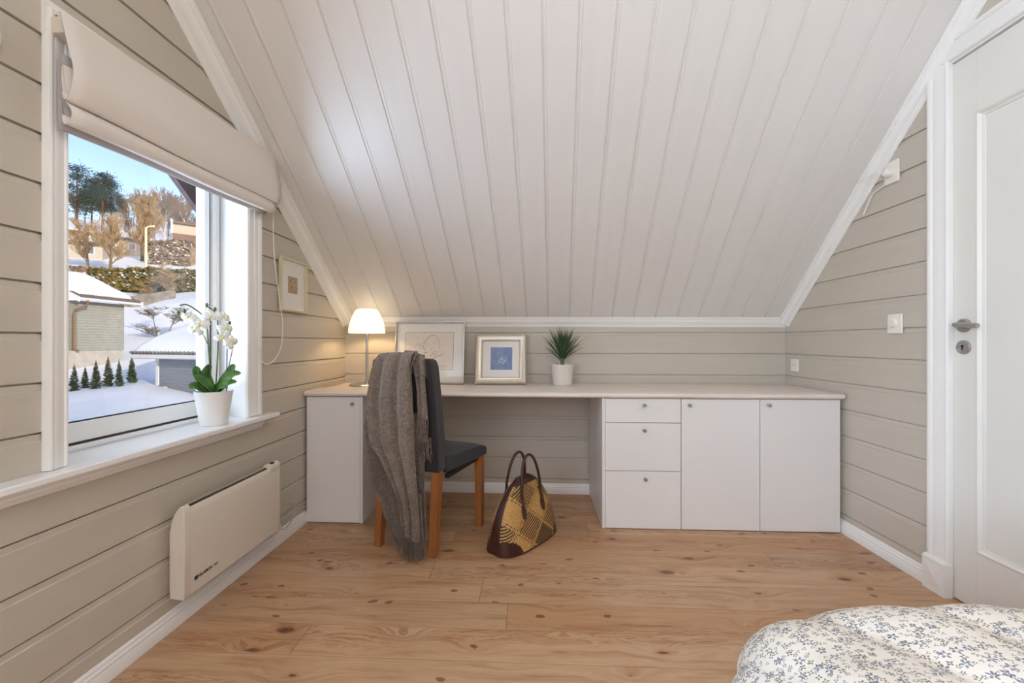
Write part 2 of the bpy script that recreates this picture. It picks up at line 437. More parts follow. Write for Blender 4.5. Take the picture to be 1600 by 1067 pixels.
def mat_sketch(kind):
    t = NT('art_' + kind); p = t.coord('UV'); s = t.sep(p)
    if kind == 'line':
        base = srgb(234,222,210)
        n = t.noise(t.mapping(p, (2.6, 2.6, 1)), 1.3, 1, .4, 1.2)
        ln = t.math('LESS_THAN', t.math('ABSOLUTE', t.math('SUBTRACT', n, .52)), .0035)
        d = t.math('LESS_THAN', t.math('POWER', t.math('ADD', t.math('POWER', t.math('SUBTRACT', s[0], .52), 2), t.math('POWER', t.math('SUBTRACT', s[1], .6), 2)), .5), .3)
        t.l(t.mix(t.math('MULTIPLY', t.math('MULTIPLY', ln, d), .75), base, srgb(90,80,84)), t.b.inputs['Base Color'])
    elif kind == 'blue':
        c = t.ramp(t.noise(p, 3.2, 4, .6), [(.3, srgb(92,118,164)), (.55, srgb(122,142,184)), (.75, srgb(160,172,204))])
        d = t.math('POWER', t.math('ADD', t.math('POWER', t.math('SUBTRACT', s[0], .52), 2), t.math('POWER', t.math('SUBTRACT', s[1], .4), 2)), .5)
        m = t.math('MULTIPLY', t.math('LESS_THAN', d, .17), t.ramp(t.noise(p, 14, 2), [(.48, 0.0), (.56, 1.0)]))
        c = t.mix(t.math('MULTIPLY', m, .8), c, srgb(214,216,222))
        c = t.mix(t.math('MULTIPLY', t.math('LESS_THAN', t.noise(p, 17, 2), .36), .5), c, srgb(70,62,96))
        t.l(c, t.b.inputs['Base Color'])
    else:
        c = t.ramp(t.noise(t.mapping(p, (1, 1.6, 1)), 6, 5, .7), [(.38, srgb(112,88,66)), (.5, srgb(186,160,130)), (.7, srgb(202,176,146))])
        t.l(c, t.b.inputs['Base Color'])
    t.b.inputs['Roughness'].default_value = .7
    return t.mat

# ------------------------------------------------------------------ room dimensions
LX, RX, BY, FY = -1.235, 1.615, 2.72, -2.5
CAMZ = .985
def kz(x):
    f = (x - LX) / (RX - LX)
    return .80 + .185*f, 1.130 - .012*f
def ceil_z(x, y):
    k, z0 = kz(x); return z0 + k*(BY - y)
TOPZ = 2.46
# floor
mb = MB(); mb.quad((LX-.02, FY, 0), (RX+.6, FY, 0), (RX+.6, BY+.02, 0), (LX-.02, BY+.02, 0))
struct(mb.build('floor', M['floor'], smooth=0))

def plank_wall(name, fn, span, zs, z_lo, z_hi, opening=None, mat='wall', g=1.0):
    """fn(a, d, z) -> xyz; groove profile repeated at heights zs"""
    prof = [(z_lo, 0)]
    for z in zs:
        if z - .03 < z_lo or z > z_hi: continue
        prof += [(z-.024, 0), (z-.0215, -.0035), (z-.006, -.0045), (z-.0055, -.0045-.0075*g), (z-.001, -.0045-.0075*g), (z-.0005, -.0), ]
    prof.append((z_hi, 0))
    mb = MB()
    for (za, da), (zb, db) in zip(prof, prof[1:]):
        cuts = [za, zb]
        if opening:
            for zc in opening[2:]:
                if za < zc < zb: cuts.append(zc)
        cuts.sort()
        for c0, c1 in zip(cuts, cuts[1:]):
            f = lambda z: da + (db-da)*((z-za)/(zb-za) if zb > za else 0)
            spans = [span]
            if opening and opening[2] <= (c0+c1)/2 <= opening[3]:
                spans = [(span[0], opening[0]), (opening[1], span[1])]
            for a0, a1 in spans:
                mb.quad(fn(a0, f(c0), c0), fn(a1, f(c0), c0), fn(a1, f(c1), c1), fn(a0, f(c1), c1))
    return struct(mb.build(name, M[mat], smooth=0, fix=False))
WZ0, WZ1, WY0, WY1 = .655, 1.80, 1.045, 1.745
zl = [.003+.126*k for k in range(1, 22)]
zr = [1.0495+.1358*k for k in range(-7, 12)]
# left wall with the main window and a second one added behind the camera for fill light
plank_wall('wall_left', lambda a, d, z: (LX+d, a, z), (-.3, BY+.02), zl, 0, 2.7, (WY0, WY1+.014, WZ0, WZ1))
plank_wall('wall_left_rear', lambda a, d, z: (LX+d, a, z), (FY, -.3), zl, 0, 2.7, (-1.75, -.65, .75, 1.9))
plank_wall('wall_back', lambda a, d, z: (a, BY-d, z), (LX-.02, RX+.02), zr, 0, 1.35, g=.6)
plank_wall('wall_right', lambda a, d, z: (RX-d, a, z), (FY, BY+.02), zr, 0, 2.7, (.75, 1.684, 0, 2.06), g=.6)
plank_wall('wall_front', lambda a, d, z: (a, FY+d, z), (LX-.02, RX+.02), zr, 0, 2.7)

# ceiling boards (slightly twisted plane)
def board_x(i, y):
    xb = .247 + .1361*i
    return xb - (2.69 - y)/1.2*(.07 - .0005*i*i)
mb = MB(); rows = 8
prof = []
for i in range(-12, 12):
    prof += [(i, -.0045, .0035), (i, -.0035, -.0035), (i, .0035, -.0035), (i, .0060, .0), (i, .0085, .0055), (i, .0115, .0055), (i, .0145, .0)]
    prof = prof
pts = []
for i in range(-12, 12):
    pts += [(i, -.0060, .0), (i, -.0050, .0065), (i, .0020, .0065), (i, .0035, -.0020), (i, .0065, -.0030), (i, .0105, -.0020), (i, .0120, .0)]
def yend(x):
    k, z0 = kz(x); return BY - (TOPZ - z0)/k
vs = []; fs = []
for j in range(rows+1):
    for (i, dx, dz) in pts:
        t = j/rows
        x0 = board_x(i, BY) + dx; y1 = yend(board_x(i, 1.25))
        y = BY + .02 + (y1 - BY - .02)*t; x = board_x(i, y) + dx
        vs.append((x, y, ceil_z(x, y) + dz))
n = len(pts)
for j in range(rows):
    for k in range(n-1): fs.append((j*n+k, j*n+k+1, (j+1)*n+k+1, (j+1)*n+k))
mb.add(vs, fs)
struct(mb.build('ceiling', M['ceil'], smooth=0))
# flat part, rear slope with an added roof window for fill light
mb = MB()
N = 12
for q in range(N):
    xa, xb = LX-.3 + (RX-LX+.6)*q/N, LX-.3 + (RX-LX+.6)*(q+1)/N
    mb.quad((xa, -.55, TOPZ), (xb, -.55, TOPZ), (xb, yend(xb), TOPZ), (xa, yend(xa), TOPZ))
def rs(x, t): return (x, -.55 - 1.95*t, TOPZ - 1.5*t)
xs = [LX-.3, -.55, .75, RX+.3]; ts = [0, .12, .72, 1]
for a in range(3):
    for b in range(3):
        if a == 1 and b == 1: continue
        mb.quad(rs(xs[a], ts[b]), rs(xs[a+1], ts[b]), rs(xs[a+1], ts[b+1]), rs(xs[a], ts[b+1]))
struct(mb.build('ceiling_rear', M['ceil'], smooth=0))

# ------------------------------------------------------------------ mouldings
TP = [(0,0),(0,.050),(.006,.050),(.007,.044),(.012,.043),(.013,.036),(.020,.035),(.027,.031),(.032,.024),(.035,.015),(.036,.010),(.043,.010),(.044,.005),(.051,.005),(.052,0)]
def rake(name, x, nx, sc):
    k, z0 = kz(x); th = math.atan(k)
    ya, yb = BY, yend(x)
    dz = .006 if nx < 0 else 0
    P = [(x, ya+.0, ceil_z(x, ya)-.001), (x, yb, ceil_z(x, yb)-dz)]
    m = Vector((0, -sin(th), -cos(th)))
    mb = MB(); mb.sweep(P, [(a*sc, b*sc) for a, b in TP], (m, Vector((nx, 0, 0))))
    return struct(mb.build(name, M['trim'], smooth=25))
rake('trim_1', LX, 1, 1.15)
rake('trim_2', RX, -1, .95)
th = math.atan(.89)
mb = MB(); mb.sweep([(LX, BY, 1.127), (RX, BY, 1.118)], [(a*.75, b*.72) for a, b in TP], (Vector((0,0,-1)), Vector((0, -cos(th), sin(th)))))
struct(mb.build('trim_3', M['trim'], smooth=25))
# skirting boards
SK = [(0,0),(.014,0),(.014,.006),(.013,.034),(.010,.040),(.0105,.046),(.006,.054),(.0065,.058),(.003,.064),(0,.066)]
def skirt(name, P, nrm):
    mb = MB(); mb.sweep(P, SK, (Vector(nrm), Vector((0,0,1)))); return struct(mb.build(name, M['trim'], smooth=25))
skirt('baseboard_left', [(LX, FY, 0), (LX, BY, 0)], (1,0,0))
skirt('baseboard_back', [(LX, BY, 0), (RX, BY, 0)], (0,-1,0))
skirt('baseboard_right', [(RX, BY, 0), (RX, 1.766, 0)], (-1,0,0))
skirt('baseboard_right_rear', [(RX, .66, 0), (RX, FY, 0)], (-1,0,0))
skirt('baseboard_front', [(LX, FY, 0), (RX, FY, 0)], (0,1,0))

# ------------------------------------------------------------------ door
CP = [(0,0),(0,.012),(.006,.016),(.012,.016),(.016,.012),(.03,.014),(.046,.018),(.056,.018),(.060,.014),(.064,.020),(.072,.022),(.080,.020),(.084,.012),(.084,0)]
mb = MB()
X1 = RX + .010
def leafq(y0, y1, z0, z1, x): mb.box(x, RX+.055, y0, y1, z0, z1)
D0, D1, DZ = .765, 1.676, 2.052
st = .081
leafq(D0, D0+st, .006, DZ, X1); leafq(D1-st, D1, .006, DZ, X1)
leafq(D0+st, D1-st, DZ-.226, DZ, X1); leafq(D0+st, D1-st, .006, .215, X1)
leafq(D0+st, D1-st, .215, DZ-.226, X1+.012)
# raised panel moulding
y0, y1, z0, z1 = D0+st, D1-st, .215, DZ-.226
PM = [(0,0),(0,-.001),(.003,-.004),(.007,-.004),(.010,.000),(.014,.006),(.022,.008),(.023,.012),(0,.012)]
for (a, b, ay) in (((y0,z0),(y0,z1),(1,0)), ((y0,z1),(y1,z1),(0,-1)), ((y1,z1),(y1,z0),(-1,0)), ((y1,z0),(y0,z0),(0,1))):
    mb.sweep([(X1, a[0], a[1]), (X1, b[0], b[1])], PM, (Vector((0, ay[0], ay[1])), Vector((1,0,0))))
door = struct(mb.build('door_1', M['door'], smooth=30, bevel=.0015), 'white painted panelled door with steel lever handle')
hy = 1.636; hx = X1
mb = MB(); mb.lathe([(0,-.010),(.022,-.010),(.0255,-.007),(.026,0)], (hx, hy, 1.047), 32, 'x')
mb.tube([(hx-.006, hy, 1.047), (hx-.028, hy, 1.047), (hx-.042, hy-.010, 1.048), (hx-.046, hy-.020, 1.048)], [.009,.009,.0088,.0085], 16)
mb.tube([(hx-.046, hy-.010, 1.050), (hx-.048, hy-.04, 1.048), (hx-.048, hy-.065, 1.046), (hx-.047, hy-.092, 1.044)], [.0085,.009,.0088,.0082], 16)
mb.build('door_handle', M['steel'], door, smooth=40)
mb = MB(); mb.lathe([(0,-.006),(.022,-.006),(.026,-.004),(.0265,0)], (hx, hy+.002, .966), 32, 'x')
esc = mb.build('keyhole_plate', M['steel'], door, smooth=40)
mb = MB(); mb.lathe([(0,-.0070),(.0045,-.0070),(.0045,-.005)], (hx, hy+.002, .970), 16, 'x')
mb.box(hx-.0070, hx-.005, hy+.0002, hy+.0038, .955, .969)
mb.build('keyhole', M['black'], esc, smooth=40)
mb = MB()
for dy in (-.017, .017): mb.lathe([(0,-.0075),(.003,-.0075),(.0032,-.005)], (hx, hy+.002+dy, .966), 12, 'x')
mb.build('screw', M['chrome'], esc)
# jamb and casing
mb = MB()
mb.box(RX-.001, RX+.10, 1.677, 1.690, 0, 2.078); mb.box(RX-.001, RX+.10, .738, .760, 0, 2.078); mb.box(RX-.001, RX+.10, .738, 1.672, 2.056, 2.078)
mb.box(RX+.078, RX+.10, .76, 1.677, 0, 2.06)
struct(mb.build('trim_4', M['trim'], smooth=25, bevel=.001))
def casing(name, P, A, trimz=None, flip=False):
    mb = MB(); mb.sweep(P, CP, (Vector(A), Vector((-1,0,0)))); return struct(mb.build(name, M['trim'], smooth=25))
casing('trim_5', [(RX, 1.673, .135), (RX, 1.673, 2.065)], (0,1,0))
casing('trim_6', [(RX, 1.700, 2.062), (RX, .66, 2.062)], (0,0,1))
casing('trim_7', [(RX, .743, .0), (RX, .743, 2.14)], (0,-1,0))
mb = MB(); mb.box(RX-.030, RX, 1.670, 1.762, 0, .128)
mb.hexa([(RX-.030,1.670,.128),(RX,1.670,.128),(RX,1.762,.128),(RX-.030,1.762,.128)], [(RX-.022,1.674,.138),(RX,1.674,.138),(RX,1.758,.138),(RX-.022,1.758,.138)])
cx_, cz_ = 1.716, .066
mb.add([(RX-.030, cx_-.032, cz_-.045), (RX-.030, cx_+.032, cz_-.045), (RX-.030, cx_+.032, cz_+.045), (RX-.030, cx_-.032, cz_+.045), (RX-.036, cx_, cz_)], [(0,1,4),(1,2,4),(2,3,4),(3,0,4)])
struct(mb.build('trim_8', M['trim'], smooth=0, bevel=.001))

# ------------------------------------------------------------------ window
mb = MB()
XF = -1.41   # room-side face of the fixed frame
Y1f = 1.835
fz0, fz1 = .665, 1.76
# fixed frame
mb.box(XF-.07, XF, WY0-.01, WY0+.03, fz0-.02, fz1); mb.box(XF-.07, XF, Y1f-.048, Y1f+.02, fz0-.02, fz1)
mb.box(XF-.07, XF, WY0, Y1f, fz1-.02, fz1+.04)
mb.box(XF-.016, XF+.006, Y1f-.030, Y1f-.018, fz0, fz1)
mb.box(XF-.07, XF-.004, WY0, Y1f, fz0-.03, fz0-.001)
win = struct(mb.build('window_1', M['trim'], smooth=25, bevel=.002), 'white framed window with a deep reveal')
mb = MB()
SY0, SY1 = WY0+.034, Y1f-.054
Xs = XF - .012
mb.box(Xs-.045, Xs, SY0, SY0+.045, fz0+.006, fz1-.03); mb.box(Xs-.045, Xs, SY1-.024, SY1, fz0+.006, fz1-.03)
mb.box(Xs-.045, Xs, SY0, SY1, fz0+.006, fz0+.068); mb.box(Xs-.045, Xs, SY0, SY1, fz1-.09, fz1-.03)
mb.build('window_sash', M['trim'], win, smooth=25, bevel=.003)
mb = MB()
mb.box(Xs-.014, Xs-.008, SY0+.045, SY1-.024, fz0+.068, fz0+.072)
mb.box(Xs-.03, Xs+.001, SY0-.003, SY1+.003, fz0+.0, fz0+.006); mb.box(Xs-.03, Xs-.002, SY1, SY1+.003, fz0, fz1-.02)
mb.build('seal_strip', M['stake'], win, smooth=0)
mb = MB(); mb.quad((Xs-.022, SY0+.02, fz0+.04), (Xs-.022, SY1-.01, fz0+.04), (Xs-.022, SY1-.01, fz1-.06), (Xs-.022, SY0+.02, fz1-.06))
mb.build('window_glass', M['glass'], win, smooth=0)
# reveal lining (flared on the far side)
mb = MB()
mb.hexa([(LX+.004, WY1, WZ0-.01), (XF-.02, Y1f-.002, WZ0-.01), (XF-.02, Y1f+.02, WZ0-.01), (LX+.004, WY1+.02, WZ0-.01)],
        [(LX+.004, WY1, WZ1), (XF-.02, Y1f-.002, WZ1), (XF-.02, Y1f+.02, WZ1), (LX+.004, WY1+.02, WZ1)])
mb.box(XF-.02, LX, WY0-.02, WY0, WZ0-.01, WZ1)
mb.box(XF-.02, LX, WY0-.02, Y1f+.02, WZ1-.03, WZ1)
mb.box(XF-.07, XF-.02, Y1f+.0, Y1f+.06, .5, 2.0); mb.box(XF-.07, XF-.02, WY0-.06, WY0-.01, .5, 2.0)
mb.box(XF-.20, XF-.07, WY0-.05, Y1f+.05, fz0-.10, fz0-.02)
struct(mb.build('trim_9', M['trim'], smooth=0, bevel=.001))
def wcasing(name, P, A, w=1):
    mb = MB(); mb.sweep(P, [(a*w, b*.9) for a, b in CP], (Vector(A), Vector((1,0,0)))); return struct(mb.build(name, M['trim'], smooth=25))
wcasing('trim_10', [(LX, WY1+.001, WZ0+.004), (LX, WY1+.001, 1.86)], (0,1,0), 1.08)
wcasing('trim_11', [(LX, WY0+.003, WZ0+.004), (LX, WY0+.003, 1.84)], (0,-1,0), .62)
wcasing('trim_12', [(LX, WY0-.05, WZ1-.03), (LX, WY1+.09, WZ1-.03)], (0,0,1), 1)
# sill board
mb = MB()
SO = [(XF-.012, WY0), (LX, WY0), (LX, .82), (-1.176, .82), (-1.176, 1.903), (LX, 1.903), (LX, WY1), (XF-.012, Y1f-.006)]
mb.add([(x, y, .638) for x, y in SO] + [(x, y, .657) for x, y in SO], [tuple(range(8)), tuple(range(8, 16))] + [(k, (k+1) % 8, 8+(k+1) % 8, 8+k) for k in range(8)])
sill = struct(mb.build('window_2', M['sill'], smooth=30, bevel=.004, seg=3), 'glossy white windowsill board')
sill.name = 'trim_13'
AP = [(0,0),(.030,0),(.034,-.004),(.032,-.010),(.024,-.014),(.020,-.018),(.021,-.024),(.014,-.032),(.012,-.038),(.006,-.042),(0,-.044)]
mb = MB(); mb.sweep([(LX, .86, .638), (LX, 1.842, .638)], AP, (Vector((1,0,0)), Vector((0,0,1))))
struct(mb.build('trim_14', M['trim'], smooth=25))
# unseen second window behind the camera, added to let in side light
mb = MB()
for a in ((-1.75,-1.69,.75,1.9), (-.71,-.65,.75,1.9), (-1.75,-.65,.75,.81), (-1.75,-.65,1.84,1.9), (-1.225,-1.175,.75,1.9)):
    mb.box(LX-.12, LX-.06, a[0], a[1], a[2], a[3])
w2 = struct(mb.build('window_2', M['trim'], smooth=0, bevel=.003))
mb = MB(); mb.quad((LX-.09,-1.74,.76), (LX-.09,-.66,.76), (LX-.09,-.66,1.89), (LX-.09,-1.74,1.89)); mb.build('window_glass', M['glass'], w2, smooth=0)
mb = MB()
for (a0,a1,b0,b1) in ((-.83,-.75,.70,1.98),):
    pass
wc = [(-1.83,-1.75,.70,1.98), (-.65,-.57,.70,1.98), (-1.83,-.57,1.9,1.98), (-1.83,-.57,.67,.75)]
for a in wc: mb.box(LX-.12, LX+.018, a[0], a[1], a[2], a[3])
struct(mb.build('trim_15', M['trim'], smooth=0, bevel=.003))
mb = MB()
fr = [(xs[1], ts[1], xs[2], ts[1]), ]
for (xa, ta, xb, tb) in ((xs[1], ts[1], xs[2], ts[1]+.03), (xs[1], ts[2]-.03, xs[2], ts[2]), (xs[1], ts[1], xs[1]+.06, ts[2]), (xs[2]-.06, ts[1], xs[2], ts[2])):
    q = [Vector(rs(xa, ta)), Vector(rs(xb, ta)), Vector(rs(xb, tb)), Vector(rs(xa, tb))]
    up = Vector((0, -.61, .79))*.10
    mb.hexa(q, [v+up for v in q])
w3 = struct(mb.build('added_roof_window', M['trim'], smooth=0))  # unseen roof window, added as an opening for soft fill
up = Vector((0, -.61, .79))*.05
mb = MB(); mb.quad(*[Vector(rs(a, b)) + up for a, b in ((xs[1], ts[1]), (xs[2], ts[1]), (xs[2], ts[2]), (xs[1], ts[2]))]); mb.build('window_glass', M['glass'], w3, smooth=0)

# ------------------------------------------------------------------ roman blind
bl = thing('roman_blind', 'cream linen roman blind drawn up at the top of the window', 'blind', (LX+.06, 1.43, 1.55))
BY0, BY1 = .985, 1.868
S = [(.060,1.812),(.066,1.806),(.070,1.78),(.082,1.73),(.094,1.685),(.098,1.655),(.095,1.630),(.088,1.606),(.080,1.592),(.072,1.592),(.068,1.61)]
S2 = [(.066,1.61),(.060,1.65),(.056,1.685),(.052,1.65),(.060,1.60),(.076,1.575),(.080,1.560),(.074,1.543),(.064,1.537),(.056,1.542),(.054,1.56)]
S3 = [(.054,1.56),(.050,1.60),(.046,1.63),(.042,1.70),(.042,1.72),(.038,1.69),(.038,1.62),(.048,1.57),(.046,1.545),(.040,1.532),(.034,1.531),(.032,1.56),(.031,1.62),(.030,1.70)]
def dens(P, m=3):
    out = []
    n = len(P)
    for i in range(n-1):
        p0, p1, p2, p3 = P[max(i-1,0)], P[i], P[i+1], P[min(i+2,n-1)]
        for k in range(m):
            t = k/m
            out.append(tuple(.5*((2*p1[d]) + (-p0[d]+p2[d])*t + (2*p0[d]-5*p1[d]+4*p2[d]-p3[d])*t*t + (-p0[d]+3*p1[d]-3*p2[d]+p3[d])*t**3) for d in range(len(p1))))
    out.append(P[-1]); return out
def blind_sheet(P, name, mt, y1, ys=0, flat=.42):
    P = dens(P); n = len(P)-1
    def fn(u, v):
        q = P[int(round(u*n))]; y = BY0+ys + (y1-BY0-ys)*v
        bulge = 1 - flat*min(1, v*1.6)**.7
        return (LX + (.064 + (q[0]-.064)*bulge if q[0] > .064 else q[0]), y, q[1] + .030*v + .002*sin(9*v+q[1]*20))
    mb = MB(); mb.grid(fn, n, 24)
    return mb.build(name, mt, bl, smooth=60, solid=.0025)
blind_sheet(S, 'front_fold', M['blind'], BY1)
blind_sheet(S2, 'lower_fold', M['blind'], BY1-.030, .012, .1)
blind_sheet(S3, 'gathered_folds', M['blindin'], BY1-.045, .022, 0)
mb = MB(); mb.box(LX+.012, LX+.058, BY0+.016, BY1-.03, 1.770, 1.812); mb.build('headrail', M['heater'], bl, smooth=0, bevel=.002)
# bead chain
P = []
ca = (LX+.045, 1.868, 1.63)
for q in [(.046,1.868,1.64),(.046,1.87,1.5),(.044,1.885,1.35),(.040,1.925,1.2),(.036,1.955,1.1),(.032,1.965,1.02),(.028,1.95,.945),(.025,1.90,.895),(.025,1.845,.885),(.030,1.80,.925),(.032,1.775,1.02),(.030,1.765,1.3),(.028,1.765,1.64)]:
    P.append((LX+q[0], q[1], q[2]))
P = dens(P, 8)
mb = MB(); mb.tube(P, .0018, 5)
import itertools
acc = 0; last = Vector(P[0])
for a, b in zip(P, P[1:]):
    a, b = Vector(a), Vector(b); L = (b-a).length; d = (b-a)/max(L, 1e-6); s_ = acc
    while s_ < L:
        c = a + d*s_
        mb.add([c+Vector(v)*.0040 for v in ((1,0,0),(-1,0,0),(0,1,0),(0,-1,0),(0,0,1),(0,0,-1))], [(0,2,4),(2,1,4),(1,3,4),(3,0,4),(2,0,5),(1,2,5),(3,1,5),(0,3,5)])
        s_ += .0075
    acc = s_ - L
mb.build('bead_chain', M['plastic'], bl, smooth=60, fix=False)

# round white wall fitting at the picture's left edge
mb = MB(); mb.lathe([(0,.03),(.02,.029),(.034,.022),(.040,.010),(.041,0)], (LX, .868, 1.682), 32, 'x')
tag(mb.build('wall_fitting', M['plastic'], origin=(LX, .868, 1.682), smooth=40), 'round white fitting on the left wall beyond the window casing', 'wall fitting')

# ------------------------------------------------------------------ worktop and cabinets
DT = .719
mb = MB()
prof = [(2.702, .69), (2.215, .69), (2.207, .6915), (2.198, .697), (2.195, .704), (2.197, .711), (2.204, .7165), (2.215, DT), (2.702, DT)]
mb.sweep([(-1.228, 0, 0), (1.604, 0, 0)], prof, (Vector((0,1,0)), Vector((0,0,1))))
tag(mb.build('worktop', M['top'], origin=(.19, 2.45, .69), smooth=30, bevel=.002), 'long whitewashed wood-look worktop running wall to wall across the cabinets', 'worktop')
CB = 2.236   # carcass front
def cabinet(name, label, x0, x1, group=None):
    t = thing(name, label, 'cabinet', ((x0+x1)/2, 2.46, .0))
    mb = MB(); p = .016
    mb.box(x0, x0+p, CB, 2.70, 0.002, .689); mb.box(x1-p, x1, CB, 2.70, 0.002, .689)
    mb.box(x0+p, x1-p, CB, 2.70, 0.03, .046); mb.box(x0+p, x1-p, CB, 2.70, .673, .689); mb.box(x0+p, x1-p, 2.69, 2.70, .046, .673)
    mb.box(x0+p, x1-p, CB+.03, CB+.045, 0.002, .03)
    mb.build('body', M['cab'], t, smooth=0, bevel=.0008); return t
def knob(parent, x, z):
    mb = MB(); mb.lathe([(0,-.024),(.0075,-.024),(.0085,-.0225),(.0085,-.012),(.006,-.009),(.0045,-.004),(.006,0)], (x, 2.218, z), 20, 'y')
    return mb.build('knob', M['steel'], parent, smooth=40)
def front(t, kind, x0, x1, z0, z1, kx, kz_):
    mb = MB(); mb.box(x0, x1, 2.218, 2.2355, z0, z1)
    o = mb.build(kind, M['cab'], t, smooth=0, bevel=.0012); knob(o, kx, kz_); return o
g = .0015
c1 = cabinet('cabinet', 'tall narrow white one-door cabinet at the left end of the worktop', -1.224, -.912)
front(c1, 'door', -1.224+g, -.926, .004, .687, -.965, .652)
mb = MB(); mb.box(-.924, -.9105, 2.216, 2.70, .002, .689); mb.build('side_panel', M['cab'], c1, smooth=0, bevel=.001)
c2 = cabinet('drawer_cabinet', 'white cabinet of three drawers beside the kneehole', .378, .786)
mb = MB(); mb.box(.3765, .391, 2.216, 2.70, .002, .689); mb.build('side_panel', M['cab'], c2, smooth=0, bevel=.001)
front(c2, 'drawer', .3925, .786-g, .5615, .687, .594, .654)
front(c2, 'drawer', .3925, .786-g, .3075, .5585, .594, .5225)
front(c2, 'drawer', .3925, .786-g, .004, .3045, .599, .2665)
c3 = cabinet('cabinet', 'white one-door cabinet between the drawers and the right end cabinet', .787, 1.189)
front(c3, 'door', .787+g, 1.189-g, .004, .687, .826, .656)
c4 = cabinet('cabinet', 'white one-door cabinet at the right end of the worktop', 1.190, 1.594)
front(c4, 'door', 1.190+g, 1.594-g, .004, .687, 1.229, .659)

# ------------------------------------------------------------------ wall heater
ht = thing('wall_heater', 'cream electric panel heater on the wall under the window', 'heater', (LX+.04, 1.62, .12))
HY0, HY1 = 1.338, 1.872
hp = [(.028,.126),(.075,.120),(.078,.126),(.079,.30),(.078,.41),(.075,.428),(.070,.434),(.064,.434),(.054,.424),(.042,.404),(.033,.380),(.029,.35),(.028,.30)]
mb = MB()
hf = [(.072,.122),(.0765,.124),(.078,.30),(.076,.395),(.070,.416),(.066,.421),(.063,.418),(.069,.40),(.073,.36),(.073,.13)]
mb.sweep([(LX, HY0+.028, 0), (LX, HY1-.02, 0)], hf, (Vector((1,0,0)), Vector((0,0,1)))); mb.build('front_panel', M['heater'], ht, smooth=40)
mb = MB()
mb.sweep([(LX, HY0+.028, 0), (LX, HY1-.02, 0)], [(.002,.13),(.030,.128),(.030,.34),(.034,.378),(.044,.404),(.055,.424),(.057,.430),(.054,.430),(.040,.408),(.031,.385),(.026,.34),(.002,.34)], (Vector((1,0,0)), Vector((0,0,1)))); mb.build('back_plate', M['heater'], ht, smooth=40)
mb = MB(); mb.sweep([(LX, HY0+.028, 0), (LX, HY1-.07, 0)], [(.035,.36),(.068,.36),(.069,.416),(.058,.426),(.044,.402)], (Vector((1,0,0)), Vector((0,0,1)))); mb.build('air_grille', M['black'], ht, smooth=0)
for a, b in ((HY0, HY0+.028), (HY1-.02, HY1)):
    mb = MB(); mb.sweep([(LX, a, 0), (LX, b, 0)], hp, (Vector((1,0,0)), Vector((0,0,1)))); mb.build('end_cap', M['heater'], ht, smooth=40, bevel=.002)
mb = MB()
mb.sweep([(LX, HY1-.075, 0), (LX, HY1+.001, 0)], [(.045,.421),(.068,.412),(.0785,.405),(.080,.420),(.074,.433),(.060,.440),(.046,.436)], (Vector((1,0,0)), Vector((0,0,1))))
cp = mb.build('control_housing', M['heater'], ht, smooth=40, bevel=.002)
mb = MB(); mb.box(LX+.058, LX+.072, HY1-.052, HY1-.032, .436, .441); mb.build('dial', M['black'], cp, bevel=.001)
mb = MB()
for k, z in enumerate((.165,.152,.139,.150,.160)): pass
def text_part(body, name, size, parent, loc, rot, mt, ext=.0004, bold=0):
    cu = bpy.data.curves.new(name, 'FONT'); cu.body = body; cu.size = size; cu.extrude = ext; cu.offset = bold
    tmp = bpy.data.objects.new('tmp', cu); COL.objects.link(tmp)
    dg = bpy.context.evaluated_depsgraph_get(); me = bpy.data.meshes.new_from_object(tmp.evaluated_get(dg))
    bpy.data.objects.remove(tmp); me.materials.clear(); me.materials.append(mt)
    o = bpy.data.objects.new(name, me); COL.objects.link(o); o.parent = parent
    o.location = Vector(loc) - ORG[parent.name]; o.rotation_euler = rot; ORG[o.name] = Vector(loc); return o
text_part('GLAMOX', 'lettering', .0145, ht, (LX+.0772, HY0+.064, .165), (pi/2, 0, pi/2), M['black'], bold=.0004)
text_part('3001', 'lettering', .0115, ht, (LX+.0772, HY0+.131, .166), (pi/2, 0, pi/2), M['black'])
mb = MB()
c = Vector((LX+.0778, HY0+.052, .170))
for a in (pi/4, -pi/4, 0):
    d = Vector((0, cos(a), sin(a)*1.1))*.0095
    mb.tube([c-d, c+d], .0011, 6)
mb.tube([c+Vector((0, cos(w), sin(w)))*.0065 for w in [2*pi*k/20 for k in range(21)]], .0009, 6)
mb.build('emblem', M['black'], ht)
# socket beyond the heater with its cord
sk = thing('wall_socket', 'small white socket low on the left wall beside the heater', 'socket', (LX, 1.905, .10))
mb = MB(); mb.box(LX, LX+.035, 1.88, 1.93, .075, .145); mb.build('socket_box', M['plastic'], sk, bevel=.005)
mb = MB(); mb.tube([(LX+.035, 1.905, .115), (LX+.055, 1.905, .112)], .015, 16); mb.build('plug', M['plastic'], sk, bevel=.002)
mb = MB(); mb.tube(dens([(LX+.052,1.905,.11),(LX+.065,1.915,.10),(LX+.05,1.96,.085),(LX+.04,2.02,.09),(LX+.035,2.06,.115),(LX+.04,2.05,.165),(LX+.03,2.04,.178),(LX+.03,2.07,.155),(LX+.03,2.12,.12),(LX+.02,2.17,.10),(LX+.02,2.208,.09)], 5), .003, 8)
tag(mb.build('power_cord', M['cord'], origin=(LX+.05,1.905,.1), smooth=60), 'thin grey cord looping from the low socket towards the narrow cabinet', 'cord')

